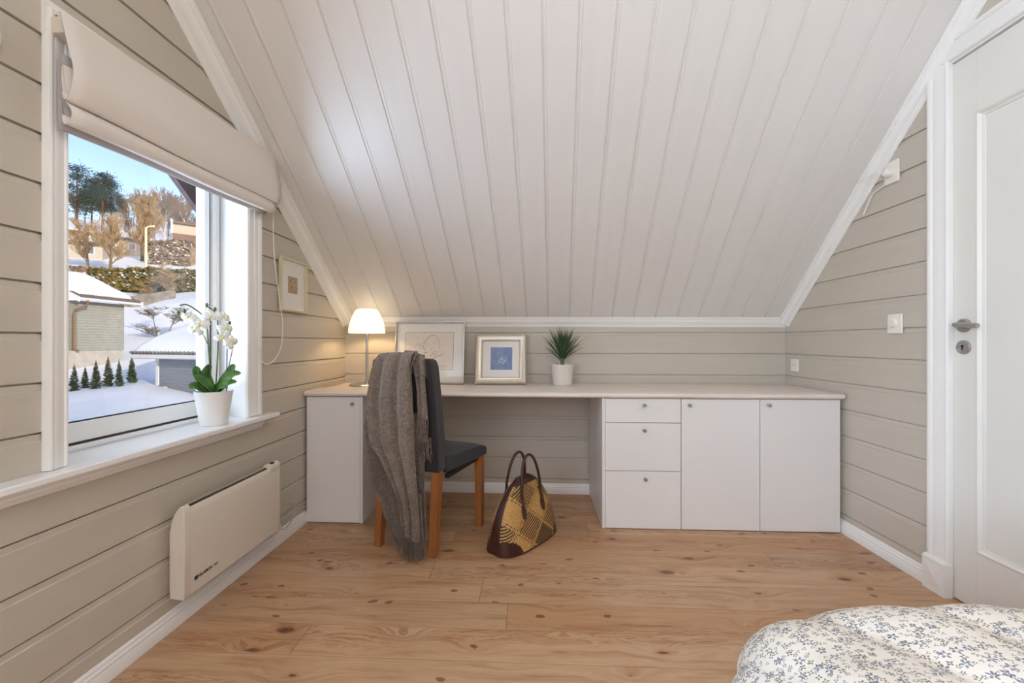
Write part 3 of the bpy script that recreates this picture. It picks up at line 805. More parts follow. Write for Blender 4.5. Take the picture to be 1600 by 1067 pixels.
# ------------------------------------------------------------------ picture on the left wall
def framed(name, label, W, H, mw, mdepth, fmat, fprof, artname, art, rect, loc, M3, line=None):
    """local frame: x across, z up, y out of the picture (towards viewer = -y)"""
    t = thing(name, label, 'picture', loc, local=True)
    t.matrix_world = Matrix.Translation(loc) @ M3.to_4x4()
    mb = MB()
    cs = [(-W/2, 0), (W/2, 0), (W/2, H), (-W/2, H)]
    # mitred frame
    vs = []; n = len(fprof); fs = []
    for (x, z) in cs:
        sx = -1 if x > 0 else 1; sz = 1 if z == 0 else -1
        for (a, b) in fprof: vs.append((x + sx*a, -b, z + sz*a))
    for i in range(4):
        j = (i+1) % 4
        for k in range(n):
            k2 = (k+1) % n
            fs.append((i*n+k, j*n+k, j*n+k2, i*n+k2))
    mb.add(vs, fs); mb.build('frame', fmat, t, smooth=35)
    mb = MB(); mb.box(-W/2+mw*.6, W/2-mw*.6, -.004, .002, mw*.6, H-mw*.6); mt = mb.build('mount', M['mat'], t, smooth=0)
    x0, x1, z0, z1 = rect
    mb = MB(); mb.box(x0, x1, -.0048, -.004, z0, z1); a = mb.build(artname, art, t, smooth=0)
    uv = a.data.uv_layers.new(name='u')
    for lp in a.data.loops:
        co = a.data.vertices[lp.vertex_index].co; uv.data[lp.index].uv = ((co.x-x0)/(x1-x0), (co.z-z0)/(z1-z0))
    if line:
        mb = MB(); e = .0016
        for q in ((x0-e, x1+e, z0-e, z0), (x0-e, x1+e, z1, z1+e), (x0-e, x0, z0, z1), (x1, x1+e, z0, z1)): mb.box(q[0], q[1], -.005, -.004, q[2], q[3])
        mb.build('mount_bevel', line, t, smooth=0)
    mb = MB(); mb.quad((-W/2+mw*.5, -.0075, mw*.5), (W/2-mw*.5, -.0075, mw*.5), (W/2-mw*.5, -.0075, H-mw*.5), (-W/2+mw*.5, -.0075, H-mw*.5)); mb.build('picture_glass', M['glass'], t, smooth=0)
    return t
R3 = lambda rz, rx: (Matrix.Rotation(rz, 3, 'Z') @ Matrix.Rotation(rx, 3, 'X'))
fp = [(0,0),(0,.016),(.003,.018),(.009,.016),(.010,.004),(.010,0)]
framed('framed_etching', 'small etching in a thin pale gold frame hanging on the left wall', .235, .268, .010, .018, M['gold'], fp, 'etching', mat_sketch('etch'), (-.045, .040, .095, .180), (LX+.006, 2.092, 1.140), R3(pi/2, 0))

# leaning pictures on the worktop
sp = [(0,0),(0,.018),(.002,.020),(.008,.020),(.011,.016),(.012,.006),(.012,0)]
def lean(px0, px1, yb, H, top_y):
    a = math.asin((top_y - yb)/H); return a
t_ = framed('framed_drawing', 'line drawing in a thin silver frame leaning behind the chair', .452, .402, .012, .02, M['silverf'], sp, 'line_drawing', mat_sketch('line'), (-.160, .152, .090, .330), (-.648, 2.612, DT+.001), R3(0, -radians(9)), M['stake'])
gp = [(0,0),(0,.016),(.004,.022),(.012,.026),(.020,.022),(.030,.018),(.038,.019),(.044,.014),(.046,.006),(.046,0)]
framed('framed_painting', 'small blue painting in a wide champagne frame leaning on the back wall', .325, .322, .046, .03, M['champ'], gp, 'blue_painting', mat_sketch('blue'), (-.066, .072, .092, .238), (-.190, 2.600, DT+.001), R3(0, -radians(14)))

# faint drawing strokes
art = [o for o in bpy.data.objects if o.name.startswith('line_drawing')][0]
mb = MB()
def stroke(pts, r=.0006): mb.tube(dens([(p[0], -.0049, p[1]) for p in pts], 4), r, 4)
stroke([(-.03,.22),(-.045,.25),(-.02,.29),(.02,.315),(.05,.29),(.062,.25),(.06,.22)])
stroke([(.02,.315),(-.01,.30),(-.03,.27),(-.02,.24)]); stroke([(.03,.27),(.035,.268)], .0012); stroke([(.03,.295),(.034,.294)], .001)
stroke([(-.1,.23),(-.08,.255),(-.05,.24),(-.03,.215)]); stroke([(.03,.18),(.05,.205),(.02,.20),(.04,.175),(.085,.185),(.095,.20)])
stroke([(.0,.155),(.04,.17),(.08,.19)]); stroke([(.06,.115),(.12,.113)]); stroke([(.05,.106),(.13,.105)], .0004)
so = mb.build('pen_strokes', M['stake'], None, origin=(0,0,0)); so.parent = art

# ------------------------------------------------------------------ table lamp
LC = (-1.015, 2.535, DT)
tl = thing('table_lamp', 'lit table lamp with a white glass dome shade and chrome stem', 'lamp', LC)
mb = MB(); mb.lathe([(0,.012),(.085,.012),(.098,.009),(.103,.004),(.100,.0005),(0,.0005)], LC, 48); mb.build('base', M['chrome'], tl, smooth=40)
mb = MB(); mb.lathe([(.0,.012),(.012,.012),(.012,.030),(.0085,.032),(.0085,.305),(.013,.306),(.013,.340),(0,.340)], LC, 24); mb.build('stem', M['chrome'], tl, smooth=40)
mb = MB()
sh = [(.0,.470),(.045,.470),(.058,.467),(.066,.460),(.078,.440),(.090,.412),(.100,.380),(.1055,.350),(.107,.322),(.105,.322),(.1035,.350),(.097,.380),(.087,.412),(.074,.439),(.060,.460),(0,.466)]
mb.lathe([(r, z) for r, z in sh if r >= 0][0:9], LC, 48)
mb.build('shade', M['shade'], tl, smooth=50, solid=.002)
mb = MB(); mb.lathe([(.013,.335),(.060,.336),(.060,.339),(.013,.339)], LC, 24); mb.build('shade_carrier', M['steel'], tl)
mb = MB(); mb.tube(dens([(LC[0]-.09, LC[1]+.02, DT+.006),(-1.12,2.60,DT+.003),(-1.17,2.66,DT+.003),(-1.205,2.64,DT+.004),(-1.19,2.52,DT+.003),(-1.205,2.44,DT+.003),(-1.20,2.36,DT+.003),(-1.19,2.42,DT+.006),(-1.205,2.50,DT+.006)], 6), .0025, 8); mb.build('cord', M['cord'], tl, smooth=60)

# ------------------------------------------------------------------ desk plant
PC = (.196, 2.598, DT)
pl = thing('potted_grass', 'small spiky dark green plant in an ivory pot on the worktop', 'potted plant', PC)
mb = MB(); mb.lathe([(0,.0005),(.056,.0005),(.059,.004),(.069,.112),(.0705,.114),(.0715,.128),(.069,.129),(.067,.118),(.066,.112),(0,.112)], PC, 40); mb.build('pot', M['pot2'], pl, smooth=35)
mb = MB(); mb.lathe([(0,.116),(.03,.117),(.0665,.113)], PC, 24); mb.build('pebbles', M['pebble'], pl)
mb = MB(); random.seed(3)
mb.tube([(PC[0], PC[1], DT+.11), (PC[0]-.002, PC[1], DT+.165)], [.010,.013], 10)
mb.tube([(PC[0]+.006, PC[1], DT+.11), (PC[0]+.014, PC[1], DT+.17)], .0015, 6); mb.tube([(PC[0]-.012, PC[1]-.02, DT+.113), (PC[0]-.04, PC[1]-.03, DT+.135)], .003, 6)
mb.build('stem', M['stem'], pl)
mb = MB()
for k in range(190):
    az = random.uniform(0, 2*pi); tilt = min(abs(random.gauss(0, .55)), 1.15); L = random.uniform(.13, .205)*(1 if tilt < .8 else .95)
    b0 = Vector((PC[0]+.008*cos(az), PC[1]+.008*sin(az)*.7, DT+.155+random.uniform(-.01,.03)))
    d0 = Vector((cos(az)*sin(tilt*.75), sin(az)*sin(tilt*.75)*.62, cos(tilt*.75))); bend = Vector((cos(az)*.25*tilt, sin(az)*.18*tilt, -.05*tilt))
    side = d0.cross(Vector((random.random()-.5, random.random()-.5, .3))).normalized()
    vs = []
    for j in range(6):
        t = j/5; p = b0 + d0*L*t + bend*L*t*t; w = .0038*(1-t)**.6*(.5+1.2*t if t < .4 else 1)
        p.z = max(p.z, DT+.12); p.y = min(p.y, 2.695)
        vs += [p - side*w, p + side*w]
    mb.add(vs, [(2*j, 2*j+1, 2*j+3, 2*j+2) for j in range(5)])
mb.build('leaves', M['leafd'], pl, smooth=60, fix=False)['kind'] = 'stuff'

# ------------------------------------------------------------------ orchid on the sill
OC = (-1.262, 1.602, .6575)
oc = thing('potted_orchid', 'white orchid in a white pot on the windowsill', 'potted plant', OC)
mb = MB(); mb.lathe([(0,.0),(.0455,.0),(.048,.003),(.052,.04),(.0585,.085),(.0645,.128),(.0665,.134),(.0635,.134),(.062,.126),(.060,.118),(0,.118)], OC, 48); mb.build('pot', M['pot'], oc, smooth=40)
mb = MB(); mb.lathe([(0,.121),(.03,.124),(.061,.119)], OC, 24); mb.build('bark', M['soil'], oc)
RT = Vector((cos(radians(38)), sin(radians(38)), 0))   # across the view
FD = Vector((-sin(radians(38)), cos(radians(38)), 0))
O = Vector(OC) + Vector((0,0,.12))
def opoint(a, b, c): return O + RT*a + FD*b + Vector((0,0,c))
def leafmesh(mb, pts, w, up, cup=.25):
    P = dens([Vector(p) for p in pts], 5); n = len(P); vs = []
    for i, p in enumerate(P):
        p = Vector(p); t = i/(n-1); tan = (Vector(P[min(i+1,n-1)]) - Vector(P[max(i-1,0)])).normalized()
        side = tan.cross(up).normalized(); nn = side.cross(tan)
        ww = w*(sin(pi*min(1, (t*.92+.06)))**.6)*(1 if t < .97 else .4)
        for q in (-1, -.5, 0, .5, 1): vs.append(p + side*ww*q + nn*(abs(q)**1.5)*ww*cup)
    mb.add(vs, [(i*5+k, i*5+k+1, (i+1)*5+k+1, (i+1)*5+k) for i in range(n-1) for k in range(4)])
leaves = [([(0,0,0),(-.03,-.01,.04),(-.055,-.01,.085),(-.055,0,.115)], .024, (.7,-.7,.3)),
          ([(0,0,0),(-.02,.01,.04),(-.03,.01,.085),(-.012,.01,.12)], .026, (1,-.8,.1)),
          ([(0,0,0),(-.03,-.01,.02),(-.06,-.02,.04),(-.075,-.03,.030)], .017, (.2,-.8,.6)),
          ([(0,0,0),(.03,-.01,.04),(.055,0,.09),(.068,.0,.118)], .020, (-.5,-.8,.4)),
          ([(0,0,0),(.025,-.02,.035),(.055,-.02,.075),(.090,-.01,.082)], .023, (-.4,-.7,.7)),
          ([(0,0,0),(.02,-.03,.02),(.045,-.04,.045),(.075,-.04,.05)], .018, (-.3,-.7,.8)),
          ([(0,0,0),(-.01,-.02,.03),(-.04,-.03,.065),(-.062,-.03,.080)], .020, (.5,-.8,.5)),
          ([(0,0,0),(.01,-.03,.012),(.02,-.045,.03),(.045,-.055,.028)], .016, (0,-.6,.8))]
for pts, w, u in leaves:
    mb = MB(); leafmesh(mb, [opoint(*p) for p in pts], w, (RT*u[0]+FD*u[1]+Vector((0,0,u[2]))).normalized()); mb.build('leaf', M['leaf'], oc, smooth=70, solid=.0015)
def otube(name, pts, r, mt):
    mb = MB(); mb.tube(dens([opoint(*p) for p in pts], 6), r, 8); return mb.build(name, mt, oc, smooth=60)
s1 = otube('flower_stem', [(-.005,0,0),(-.012,0,.10),(-.018,0,.20),(-.022,-.01,.27),(-.035,-.02,.31),(-.06,-.03,.335),(-.085,-.035,.35),(-.105,-.04,.345)], .0026, M['stem'])
s2 = otube('flower_stem', [(.005,0,0),(.010,0,.10),(.014,0,.20),(.012,-.01,.29),(0,-.02,.33),(-.02,-.03,.345)], .0024, M['stem'])
s3 = otube('flower_stem', [(.03,0,.02),(.055,0,.14),(.062,0,.20),(.052,-.01,.25)], .0018, M['stem'])
otube('flower_stem', [(-.02,0,.20),(-.04,-.02,.25),(-.065,-.03,.29),(-.09,-.03,.30),(-.098,-.03,.285)], .0016, M['stem'])
mb = MB(); mb.tube([opoint(-.010,.005,0), opoint(-.010,.005,.29)], .0018, 6); mb.build('stake', M['stake'], oc)
mb = MB(); mb.tube([opoint(.042,.005,.0), opoint(.045,.005,.285)], .0018, 6); mb.build('stake', M['stake'], oc)
for p in ((-.108,-.04,.318),(-.09,-.035,.325),(.004,-.01,.338),(-.022,-.02,.352),(.052,-.01,.285)):
    mb = MB(); q = opoint(*p); mb.lathe([(0,-.009),(.004,-.006),(.006,0),(.004,.006),(0,.010)], q, 10); mb.build('bud', M['stem'], oc, smooth=60)
def flower(c, face, s, roll):
    face = (RT*face[0] + FD*face[1] + Vector((0,0,face[2]))).normalized()
    a = face.cross(Vector((0,0,1))).normalized(); b = a.cross(face); C0 = opoint(*c)
    mb = MB()
    for k, (ang, L, w) in enumerate([(90, .026, .011), (215, .025, .010), (325, .025, .010), (5, .030, .019), (175, .030, .019)]):
        w0 = radians(ang + roll); L *= 1.12; w *= .86; d = a*cos(w0) + b*sin(w0); sd = face.cross(d); vs = []
        for i in range(7):
            t = i/6; ww = w*s*sin(pi*(t*.86+.10))**.7
            cen = C0 + d*L*s*t + face*(.004*s*sin(pi*t) - .010*s*t*t)
            for q in (-1, 0, 1): vs.append(cen + sd*ww*q + face*(-.003*s*q*q))
        mb.add(vs, [(i*3+k2, i*3+k2+1, (i+1)*3+k2+1, (i+1)*3+k2) for i in range(6) for k2 in range(2)])
    f = mb.build('blossom', M['petal'], oc, smooth=70, solid=.0006)
    mb = MB(); mb.tube([C0, C0+face*.006*s, C0+face*.012*s-b*.006*s], [.004*s,.0055*s,.002*s], 8); mb.build('lip', M['petalc'], f)
for c, fc, s, r in [((-.078,-.04,.315),(-.3,-1,.1),1.0,10),((-.045,-.05,.285),(-.2,-1,0),1.2,-10),((-.060,-.055,.262),(-.4,-1,-.2),1.0,20),
                    ((-.01,-.05,.320),(.1,-1,.2),1.05,0),((.030,-.045,.318),(.5,-1,.1),1.05,15),((.040,-.05,.272),(.6,-1,-.1),1.1,8),
                    ((.028,-.06,.240),(.3,-1,-.3),1.0,-20),((.058,-.05,.222),(.5,-1,-.2),1.0,5),((.048,-.05,.205),(.1,-1,-.5),.8,50)]:
    flower((c[0], c[1], c[2]-.012), fc, s*.84, r)

# ------------------------------------------------------------------ chair (local frame: s to the left, n towards the viewer)
CR = Vector((-.447, 1.89, 0)); CF = Vector((.309, .951, 0)).normalized(); CL = Vector((-.951, .309, 0)).normalized()
def cp_(s, n, z): return CR + CL*s - CF*n + Vector((0,0,z))
ch = thing('dining_chair', 'charcoal upholstered chair with honey wood legs, a throw over its back', 'chair', cp_(.14, -.2, 0))
def nback(z): t = (z-.38)/.53; return .002 + .058*t*t*.6 + .058*t*.4
mb = MB()
secs = [.385,.40,.45,.52,.60,.68,.76,.83,.875,.900,.910]
vs = []; W0 = []
for i, z in enumerate(secs):
    n1 = nback(z); th_ = .072 - .014*(z-.38)/.53
    sl, sr = .300+.008*(1-(z-.38)/.53), -.026-.006*(1-(z-.38)/.53)
    ins = .0 if z < .89 else (.005 if z < .905 else .016)
    if z == .385: ins = .006
    ring = [(sr+ins, n1-ins*.8), (sl-ins, n1-ins*.8), (sl-ins, n1-th_+ins*.8), (sr+ins, n1-th_+ins*.8)]
    m = 5
    for a in range(4):
        p, q = ring[a], ring[(a+1) % 4]
        for b in range(m):
            t = b/m; bul = .004*sin(pi*t)
            s_ = p[0]+(q[0]-p[0])*t; n_ = p[1]+(q[1]-p[1])*t
            if a == 0: n_ += bul
            vs.append(cp_(s_, n_, z))
R_ = 20
fs = [(i*R_+k, i*R_+(k+1) % R_, (i+1)*R_+(k+1) % R_, (i+1)*R_+k) for i in range(len(secs)-1) for k in range(R_)]
fs += [tuple(range(R_)), tuple((len(secs)-1)*R_+k for k in range(R_))]
mb.add(vs, fs); mb.build('backrest', M['fabric'], ch, smooth=50, bevel=.004)
# piping seam down the back edge
mb = MB(); mb.tube(dens([cp_(-.0245-.006*(1-(z-.38)/.53), nback(z)+.001, z) for z in (.40,.5,.6,.7,.8,.88,.903)], 3), .0022, 6); mb.build('seam', M['fabric'], ch, smooth=60)
mb = MB()
def seat(u, v, top):
    # v 0 rear .. 1 front
    n_ = -.055 - .355*v; spread = .0 + .050*v
    s_ = -.036 - spread + (.312+.036+2*spread)*u
    e = min(u, 1-u)*8; f = min(1-v, 1)*10
    dome = .012*sin(pi*u)*sin(pi*min(v+.15, 1)) - .010*max(0, 1-e) - .012*max(0, 1-f)
    return cp_(s_, n_, (.440 + .018*(1-v) + dome) if top else .372 + .004*v)
nu, nv = 12, 12
vs = []; 
top = [seat(i/nu, j/nv, True) for j in range(nv+1) for i in range(nu+1)]; bot = [seat(i/nu, j/nv, False) for j in range(nv+1) for i in range(nu+1)]
w_ = nu+1; fs = []; off = len(top)
for j in range(nv):
    for i in range(nu):
        a = j*w_+i; fs.append((a, a+1, a+w_+1, a+w_)); fs.append((off+a, off+a+w_, off+a+w_+1, off+a+1))
edge = [i for i in range(w_)] + [j*w_+nu for j in range(1, nv+1)] + [nv*w_+i for i in range(nu-1, -1, -1)] + [j*w_ for j in range(nv-1, 0, -1)]
for a, b in zip(edge, edge[1:]+edge[:1]): fs.append((a, b, off+b, off+a))
mb.add(top+bot, fs); mb.build('seat', M['fabric'], ch, smooth=50, bevel=.006)
def leg(s0, n0, s1, n1, zt, w=.042):
    mb = MB(); a = w/2; b = w/2*.82
    q = lambda s, n, z, r: [cp_(s-r, n-r, z), cp_(s+r, n-r, z), cp_(s+r, n+r, z), cp_(s-r, n+r, z)]
    mb.hexa(q(s1, n1, 0.0005, b), q(s0, n0, zt, a)); mb.build('leg', M['wood_leg'], ch, smooth=0, bevel=.002)
leg(-.008, -.022, .000, .0, .386); leg(.290, -.022, .302, .0, .386)
leg(-.058, -.372, -.060, -.372, .376); leg(.335, -.372, .338, -.372, .376)
for s_ in (-.046, .322):
    mb = MB(); mb.hexa([cp_(s_-.01, -.04, .355), cp_(s_+.01, -.04, .355), cp_(s_+.01, -.36, .355), cp_(s_-.01, -.36, .355)], [cp_(s_-.01, -.04, .374), cp_(s_+.01, -.04, .374), cp_(s_+.01, -.36, .374), cp_(s_-.01, -.36, .374)])
    mb.build('seat_rail', M['black'], ch, smooth=0)

# ------------------------------------------------------------------ throw
def resample(P, n):
    P = [Vector(p) for p in dens([tuple(p) for p in P], 6)]
    L = [0]
    for a, b in zip(P, P[1:]): L.append(L[-1] + (b-a).length)
    out = []
    for i in range(n+1):
        s_ = L[-1]*i/n; k = 0
        while k < len(L)-2 and L[k+1] < s_: k += 1
        t = (s_-L[k])/max(L[k+1]-L[k], 1e-9); out.append(P[k].lerp(P[k+1], min(t, 1)))
    return out
throw = thing('wool_throw', 'grey brown fringed wool throw draped over the chair back, hanging to the floor', 'throw', cp_(.15, .09, .93))
mw_ = MB()
def sheet(left, right, nbase, folds, amp, seed, over=True, nu=30, nv=56, taper=1.0, flat=.25):
    """left/right: (s, n, z) polylines from the top down"""
    Lp = resample(left, nv); Rp = resample(right, nv)
    rnd = random.Random(seed); ph = [rnd.uniform(0, 6.28) for _ in range(4)]
    def fn(u, v):
        i = min(int(round(v*nv)), nv); a, b = Lp[i], Rp[i]
        q = a.lerp(b, u)
        A = amp*(flat + (1-flat)*min(1, v*2.2))
        f = A*(sin(2*pi*folds*u + ph[0] + .9*v) * .75 +   .22*sin(2*pi*folds*2.1*u + ph[1] + 1.5*v) + .25*sin(5*v + 4*u + ph[2]))
        n_ = q.y + f + nbase
        lim = nback(max(.38, min(q.z, .91))) + .006
        if q.z > .38: n_ = max(n_, lim)
        return cp_(q.x, n_, q.z)
    mw_.grid(fn, nu, nv); return Lp, Rp, fn
B = .075
def over(s, ztop, drop=.10):   # points over the chair top from the far side to the viewer's side
    return [(s, -.030, ztop-drop), (s, -.025, ztop-.03), (s, .010, ztop+.000), (s, .045, ztop), (s, B-.004, ztop-.020)]
mainL = over(.240, .930) + [(.262,B,.86),(.280,B,.78),(.295,B,.70),(.288,B,.63),(.280,B,.575),(.273,B,.523),(.246,B,.488),(.219,B,.455),(.169,B,.372),(.124,B,.299),(.104,B,.222),(.096,B,.14)]
mainR = over(.050, .940) + [(.056,B+.004,.86),(.050,B+.006,.77),(.044,B+.004,.70),(.040,B,.63),(.040,B,.57),(.040,B,.50),(.038,B,.45),(.036,B,.39),(.032,B,.33),(.028,B,.27),(.022,B,.18),(.022,B,.10)]
m1 = sheet(mainL, mainR, .024, 2.3, .018, 3, nu=44, nv=80)
flapL = over(.255, .918) + [(.272,B-.01,.84),(.290,B-.012,.76),(.312,B-.012,.68),(.323,B-.012,.622)]
flapR = over(.200, .936) + [(.238,B-.012,.82),(.250,B-.012,.74),(.262,B-.012,.66),(.264,B-.012,.620)]
sheet(flapL, flapR, .000, 1.2, .008, 5, nu=12, nv=40)
foldL = over(.075, .940) + [(.060,B-.012,.86),(.045,B-.012,.78),(.040,B-.010,.70),(.034,B-.008,.645)]
foldR = over(.004, .925) + [(.004,B-.006,.86),(-.002,B-.006,.78),(-.010,B-.004,.70),(-.014,B-.004,.640)]
sheet(foldL, foldR, .002, 1.3, .007, 8, nu=12, nv=40)
midL = over(.110, .945) + [(.090,B+.012,.86),(.080,B+.016,.77),(.076,B+.016,.70),(.074,B+.014,.622)]
midR = over(.040, .942) + [(.054,B+.012,.86),(.046,B+.016,.77),(.044,B+.016,.70),(.042,B+.014,.622)]
sheet(midL, midR, .004, .8, .005, 9, nu=10, nv=40)
bk = .012
backL = [(.30,bk,.66),(.318,bk,.58),(.324,bk,.50),(.328,bk,.415),(.320,bk,.34),(.305,bk,.285),(.262,bk,.247),(.240,bk,.18),(.210,bk,.125),(.165,bk,.075),(.140,bk,.045)]
backR = [(.05,bk,.66),(.035,bk,.58),(.03,bk,.50),(.03,bk,.44),(.03,bk,.38),(.03,bk,.32),(.025,bk,.26),(.022,bk,.20),(.020,bk,.14),(.020,bk,.09),(.022,bk,.05)]
sheet(backL, backR, .024, 2.6, .012, 21, nu=34, nv=50, flat=1)
tipL = [(.105,B-.02,.30),(.098,B-.02,.22),(.094,B-.02,.15),(.092,B-.02,.10),(.088,B-.02,.065)]
tipR = [(.03,B-.02,.30),(.024,B-.02,.22),(.020,B-.02,.15),(.016,B-.02,.10),(.018,B-.02,.065)]
sheet(tipL, tipR, .006, 1.6, .010, 4, nu=14, nv=16, flat=1)
mw_.build('cloth', M['wool'], throw, smooth=80, solid=.004, fix=False)
mf = MB(); rf = random.Random(11)
def fringe(pts, length, count, n=B, r=.0014, spread=.006):
    P = resample([(p[0], n, p[1]) for p in pts], count)
    for p in P:
        L = length*rf.uniform(.8, 1.12); q = []
        x, y, z = p.x + rf.uniform(-.003, .003), p.y + rf.uniform(-spread, spread), p.z + .004
        dx, dy = rf.uniform(-.012, .012), rf.uniform(-.010, .012)
        for k in range(7):
            t = k/6; zz = max(z - L*t, .003 + rf.random()*.004)
            q.append(cp_(x + dx*t*t + .0022*sin(t*14 + x*300), y + dy*t + .0022*cos(t*12 + x*200), zz))
        mf.tube(q, [r]*6 + [r*.5], 4, caps=False)
fringe([(.322,.622),(.295,.620),(.264,.620)], .105, 26, B-.008)
fringe([(.285,.56),(.275,.523),(.246,.488),(.219,.455),(.169,.372),(.124,.299)], .11, 100, B+.022, spread=.010)
fringe([(.124,.299),(.106,.222),(.096,.14)], .10, 34, B+.018, spread=.012)
fringe([(.100,.15),(.06,.12),(.022,.13)], .115, 60, B+.004, spread=.022)
fringe([(.098,.10),(.06,.09),(.018,.10)], .085, 60, B-.004, spread=.024)
fringe([(.034,.642),(.010,.640),(-.014,.640)], .105, 26, B+.0, spread=.008)
fringe([(.074,.622),(.060,.622),(.042,.622)], .095, 16, B+.016, spread=.006)
fringe([(.042,.50),(.030,.43),(.022,.42)], .105, 16, B-.030, spread=.008)
fringe([(.018,.56),(.0,.55),(-.008,.55)], .105, 10, B-.036, spread=.006)
fringe([(.200,.12),(.165,.08),(.135,.06)], .05, 22, .05, spread=.006)
mf.build('fringe', M['wool'], throw, smooth=60, fix=False)['kind'] = 'stuff'

# ------------------------------------------------------------------ handbag (local: x length, y thickness, z up)
e1 = Vector((.146+.086, 2.19-1.89, 0)).normalized()
bc = Vector((-.086, 1.89, 0)) + e1*.182 + Vector((-e1.y, e1.x, 0))*.082
bag = thing('handbag', 'brown leather and patterned straw handbag standing on the floor by the chair', 'handbag', bc, rotz=atan2(e1.y, e1.x), local=True)
BH = .315
def bag_half(t):   # half length at height fraction t
    return .213*max(0, (1 - max(0, (t-.02))**2.6))**.62*(1-.10*t) + .002
def bag_thk(t): return .084*(1-t)**.8 + .020*sqrt(max(0, 1-t**6)) + .001
nph, nt = 180, 80
def bagp(u, v, grow=0):
    t = sin(v*pi/2)*.999; a = bag_half(t)+grow; b = bag_thk(t)+grow
    w = 2*pi*u; cx, sy = cos(w), sin(w); e = .66
    x = a*abs(cx)**e*(1 if cx > 0 else -1); y = b*abs(sy)**e*(1 if sy > 0 else -1)
    return Vector((x*(1-.02*t), y, .003 + BH*t))
vs = [bagp(i/nph, j/nt) for j in range(nt+1) for i in range(nph)]
mb = MB(); mb.v = vs; 
for j in range(nt):
    for i in range(nph):
        i2 = (i+1) % nph; f = (j*nph+i, j*nph+i2, (j+1)*nph+i2, (j+1)*nph+i)
        c = sum((vs[k] for k in f), Vector())/4; t = (c.z-.003)/BH
        lim = bag_half(t)
        corner = hypot(abs(c.x)-.195, c.z*1.15) < (.078 if c.x < 0 else .066)
        face = .022 < ((i+.5)/nph) % .5 < .478 and t < .90 and not corner and c.z > .010
        mb.f.append(f); mb.m.append(1 if face else 0)
mb.f.append(tuple(range(nph))[::-1]); mb.m.append(0)
bd = mb.build('bag_body', [M['leather'], M['straw']], None, origin=(0,0,0), smooth=50); bd.parent = bag
# piping where the straw faces meet the leather band
for sgn in (-1, 1):
    mb = MB(); P = []
    for k in range(61):
        v = min(1, k/30) if k <= 30 else (60-k)/30
        u = (.0 + .021) if k <= 30 else (.5 - .021)
        q = bagp(u*1.0, min(v, .97), .0015); P.append((q.x, sgn*abs(q.y), q.z))
    mb.tube(P, .0036, 8)
    pp = mb.build('piping', M['leather'], None, origin=(0,0,0), smooth=60); pp.parent = bag
for sgn, lx in ((-1, -.012), (1, -.006)):
    mb = MB(); hgt = .428
    P = []
    for k in range(25):
        w = pi*k/24; x = -.074*cos(w)*(1 if True else 0) + lx + .012; zz = .205 + (hgt-.205)*sin(w)**.75
        off = (.052 if zz < .28 else .052 - .020*(zz-.28)/.16)
        P.append((x, sgn*(off + .012*max(0, 1-(zz-.2)/.05)), zz))
    P[0] = (P[0][0], sgn*.070, .185); P[-1] = (P[-1][0], sgn*.070, .185)
    mb.tube(dens(P, 2), .0068, 10)
    h_ = mb.build('handle', M['leather'], None, origin=(0,0,0), smooth=60); h_.parent = bag
    for sx in (-.074, .074):
        mb = MB()
        cx0 = sx + lx + .012; y = sgn*(bag_thk(.56)+.004); vs = []; 
        for k in range(16):
            w = 2*pi*k/16; vs.append((cx0 + .017*cos(w), sgn*(bag_thk((.178+.030*sin(w))/BH)+.001+.0035), .178 + .030*sin(w)*(1.25 if sin(w) < 0 else .9)))
        vs.append((cx0, sgn*(bag_thk(.56)+.0075), .18)); mb.add(vs, [(k, (k+1) % 16, 16) for k in range(16)])
        tb = mb.build('handle_tab', M['leather'], None, origin=(0,0,0), smooth=50); tb.parent = h_

# ------------------------------------------------------------------ switches and sockets on the right wall
def plate(name, label, y, z, w, h, kind, cat):
    t = thing(name, label, cat, (RX, y, z))
    mb = MB(); mb.box(RX-.010, RX, y-w/2, y+w/2, z-h/2, z+h/2); mb.build('cover_plate', M['plastic'], t, bevel=.003)
    mb = MB()
    if kind == 'dimmer': mb.lathe([(0,-.022),(.017,-.022),(.019,-.020),(.021,-.009)], (RX, y+.004, z+.004), 32, 'x'); mb.build('dial', M['plastic'], t, smooth=40)
    elif kind == 'socket':
        mb.lathe([(.021,-.0105),(.0205,-.0125),(.0195,-.0125),(.019,-.0102),(0,-.0102)], (RX, y, z), 32, 'x'); mb.build('socket_rim', M['plastic'], t, smooth=40)
        mb = MB()
        for d in (-.0095, .0095): mb.lathe([(0,-.0110),(.0026,-.0110),(.0026,-.010)], (RX, y+d, z), 10, 'x')
        mb.build('pin_hole', M['black'], t)
    else:
        mb.lathe([(0,-.040),(.012,-.040),(.017,-.036),(.0195,-.026),(.020,-.009)], (RX, y, z), 32, 'x'); mb.build('plug', M['plastic'], t, smooth=40)
    return t
plate('dimmer_switch', 'white round dimmer switch on the wall left of the door', 1.915, 1.066, .072, .086, 'dimmer', 'switch')
plate('wall_socket', 'white socket on the right wall just above the worktop corner', 2.617, .844, .068, .075, 'socket', 'socket')
plate('wall_socket', 'white socket with a plug high beside the sloping ceiling', 1.932, 1.742, .074, .098, 'plug', 'socket')
mb = MB(); mb.tube(dens([(RX-.038,1.938,1.742),(RX-.055,1.97,1.752),(RX-.06,2.03,1.75),(RX-.06,2.065,1.765),(RX-.055,2.06,1.80),(RX-.05,2.0,1.83),(RX-.045,1.93,1.875),(RX-.03,1.875,1.94),(RX-.03,1.83,1.99)], 6), .0018, 6)
tag(mb.build('thin_cord', M['plastic'], origin=(RX-.04,1.94,1.74), smooth=60), 'thin white cord looping from the high plug up along the ceiling trim', 'cord')
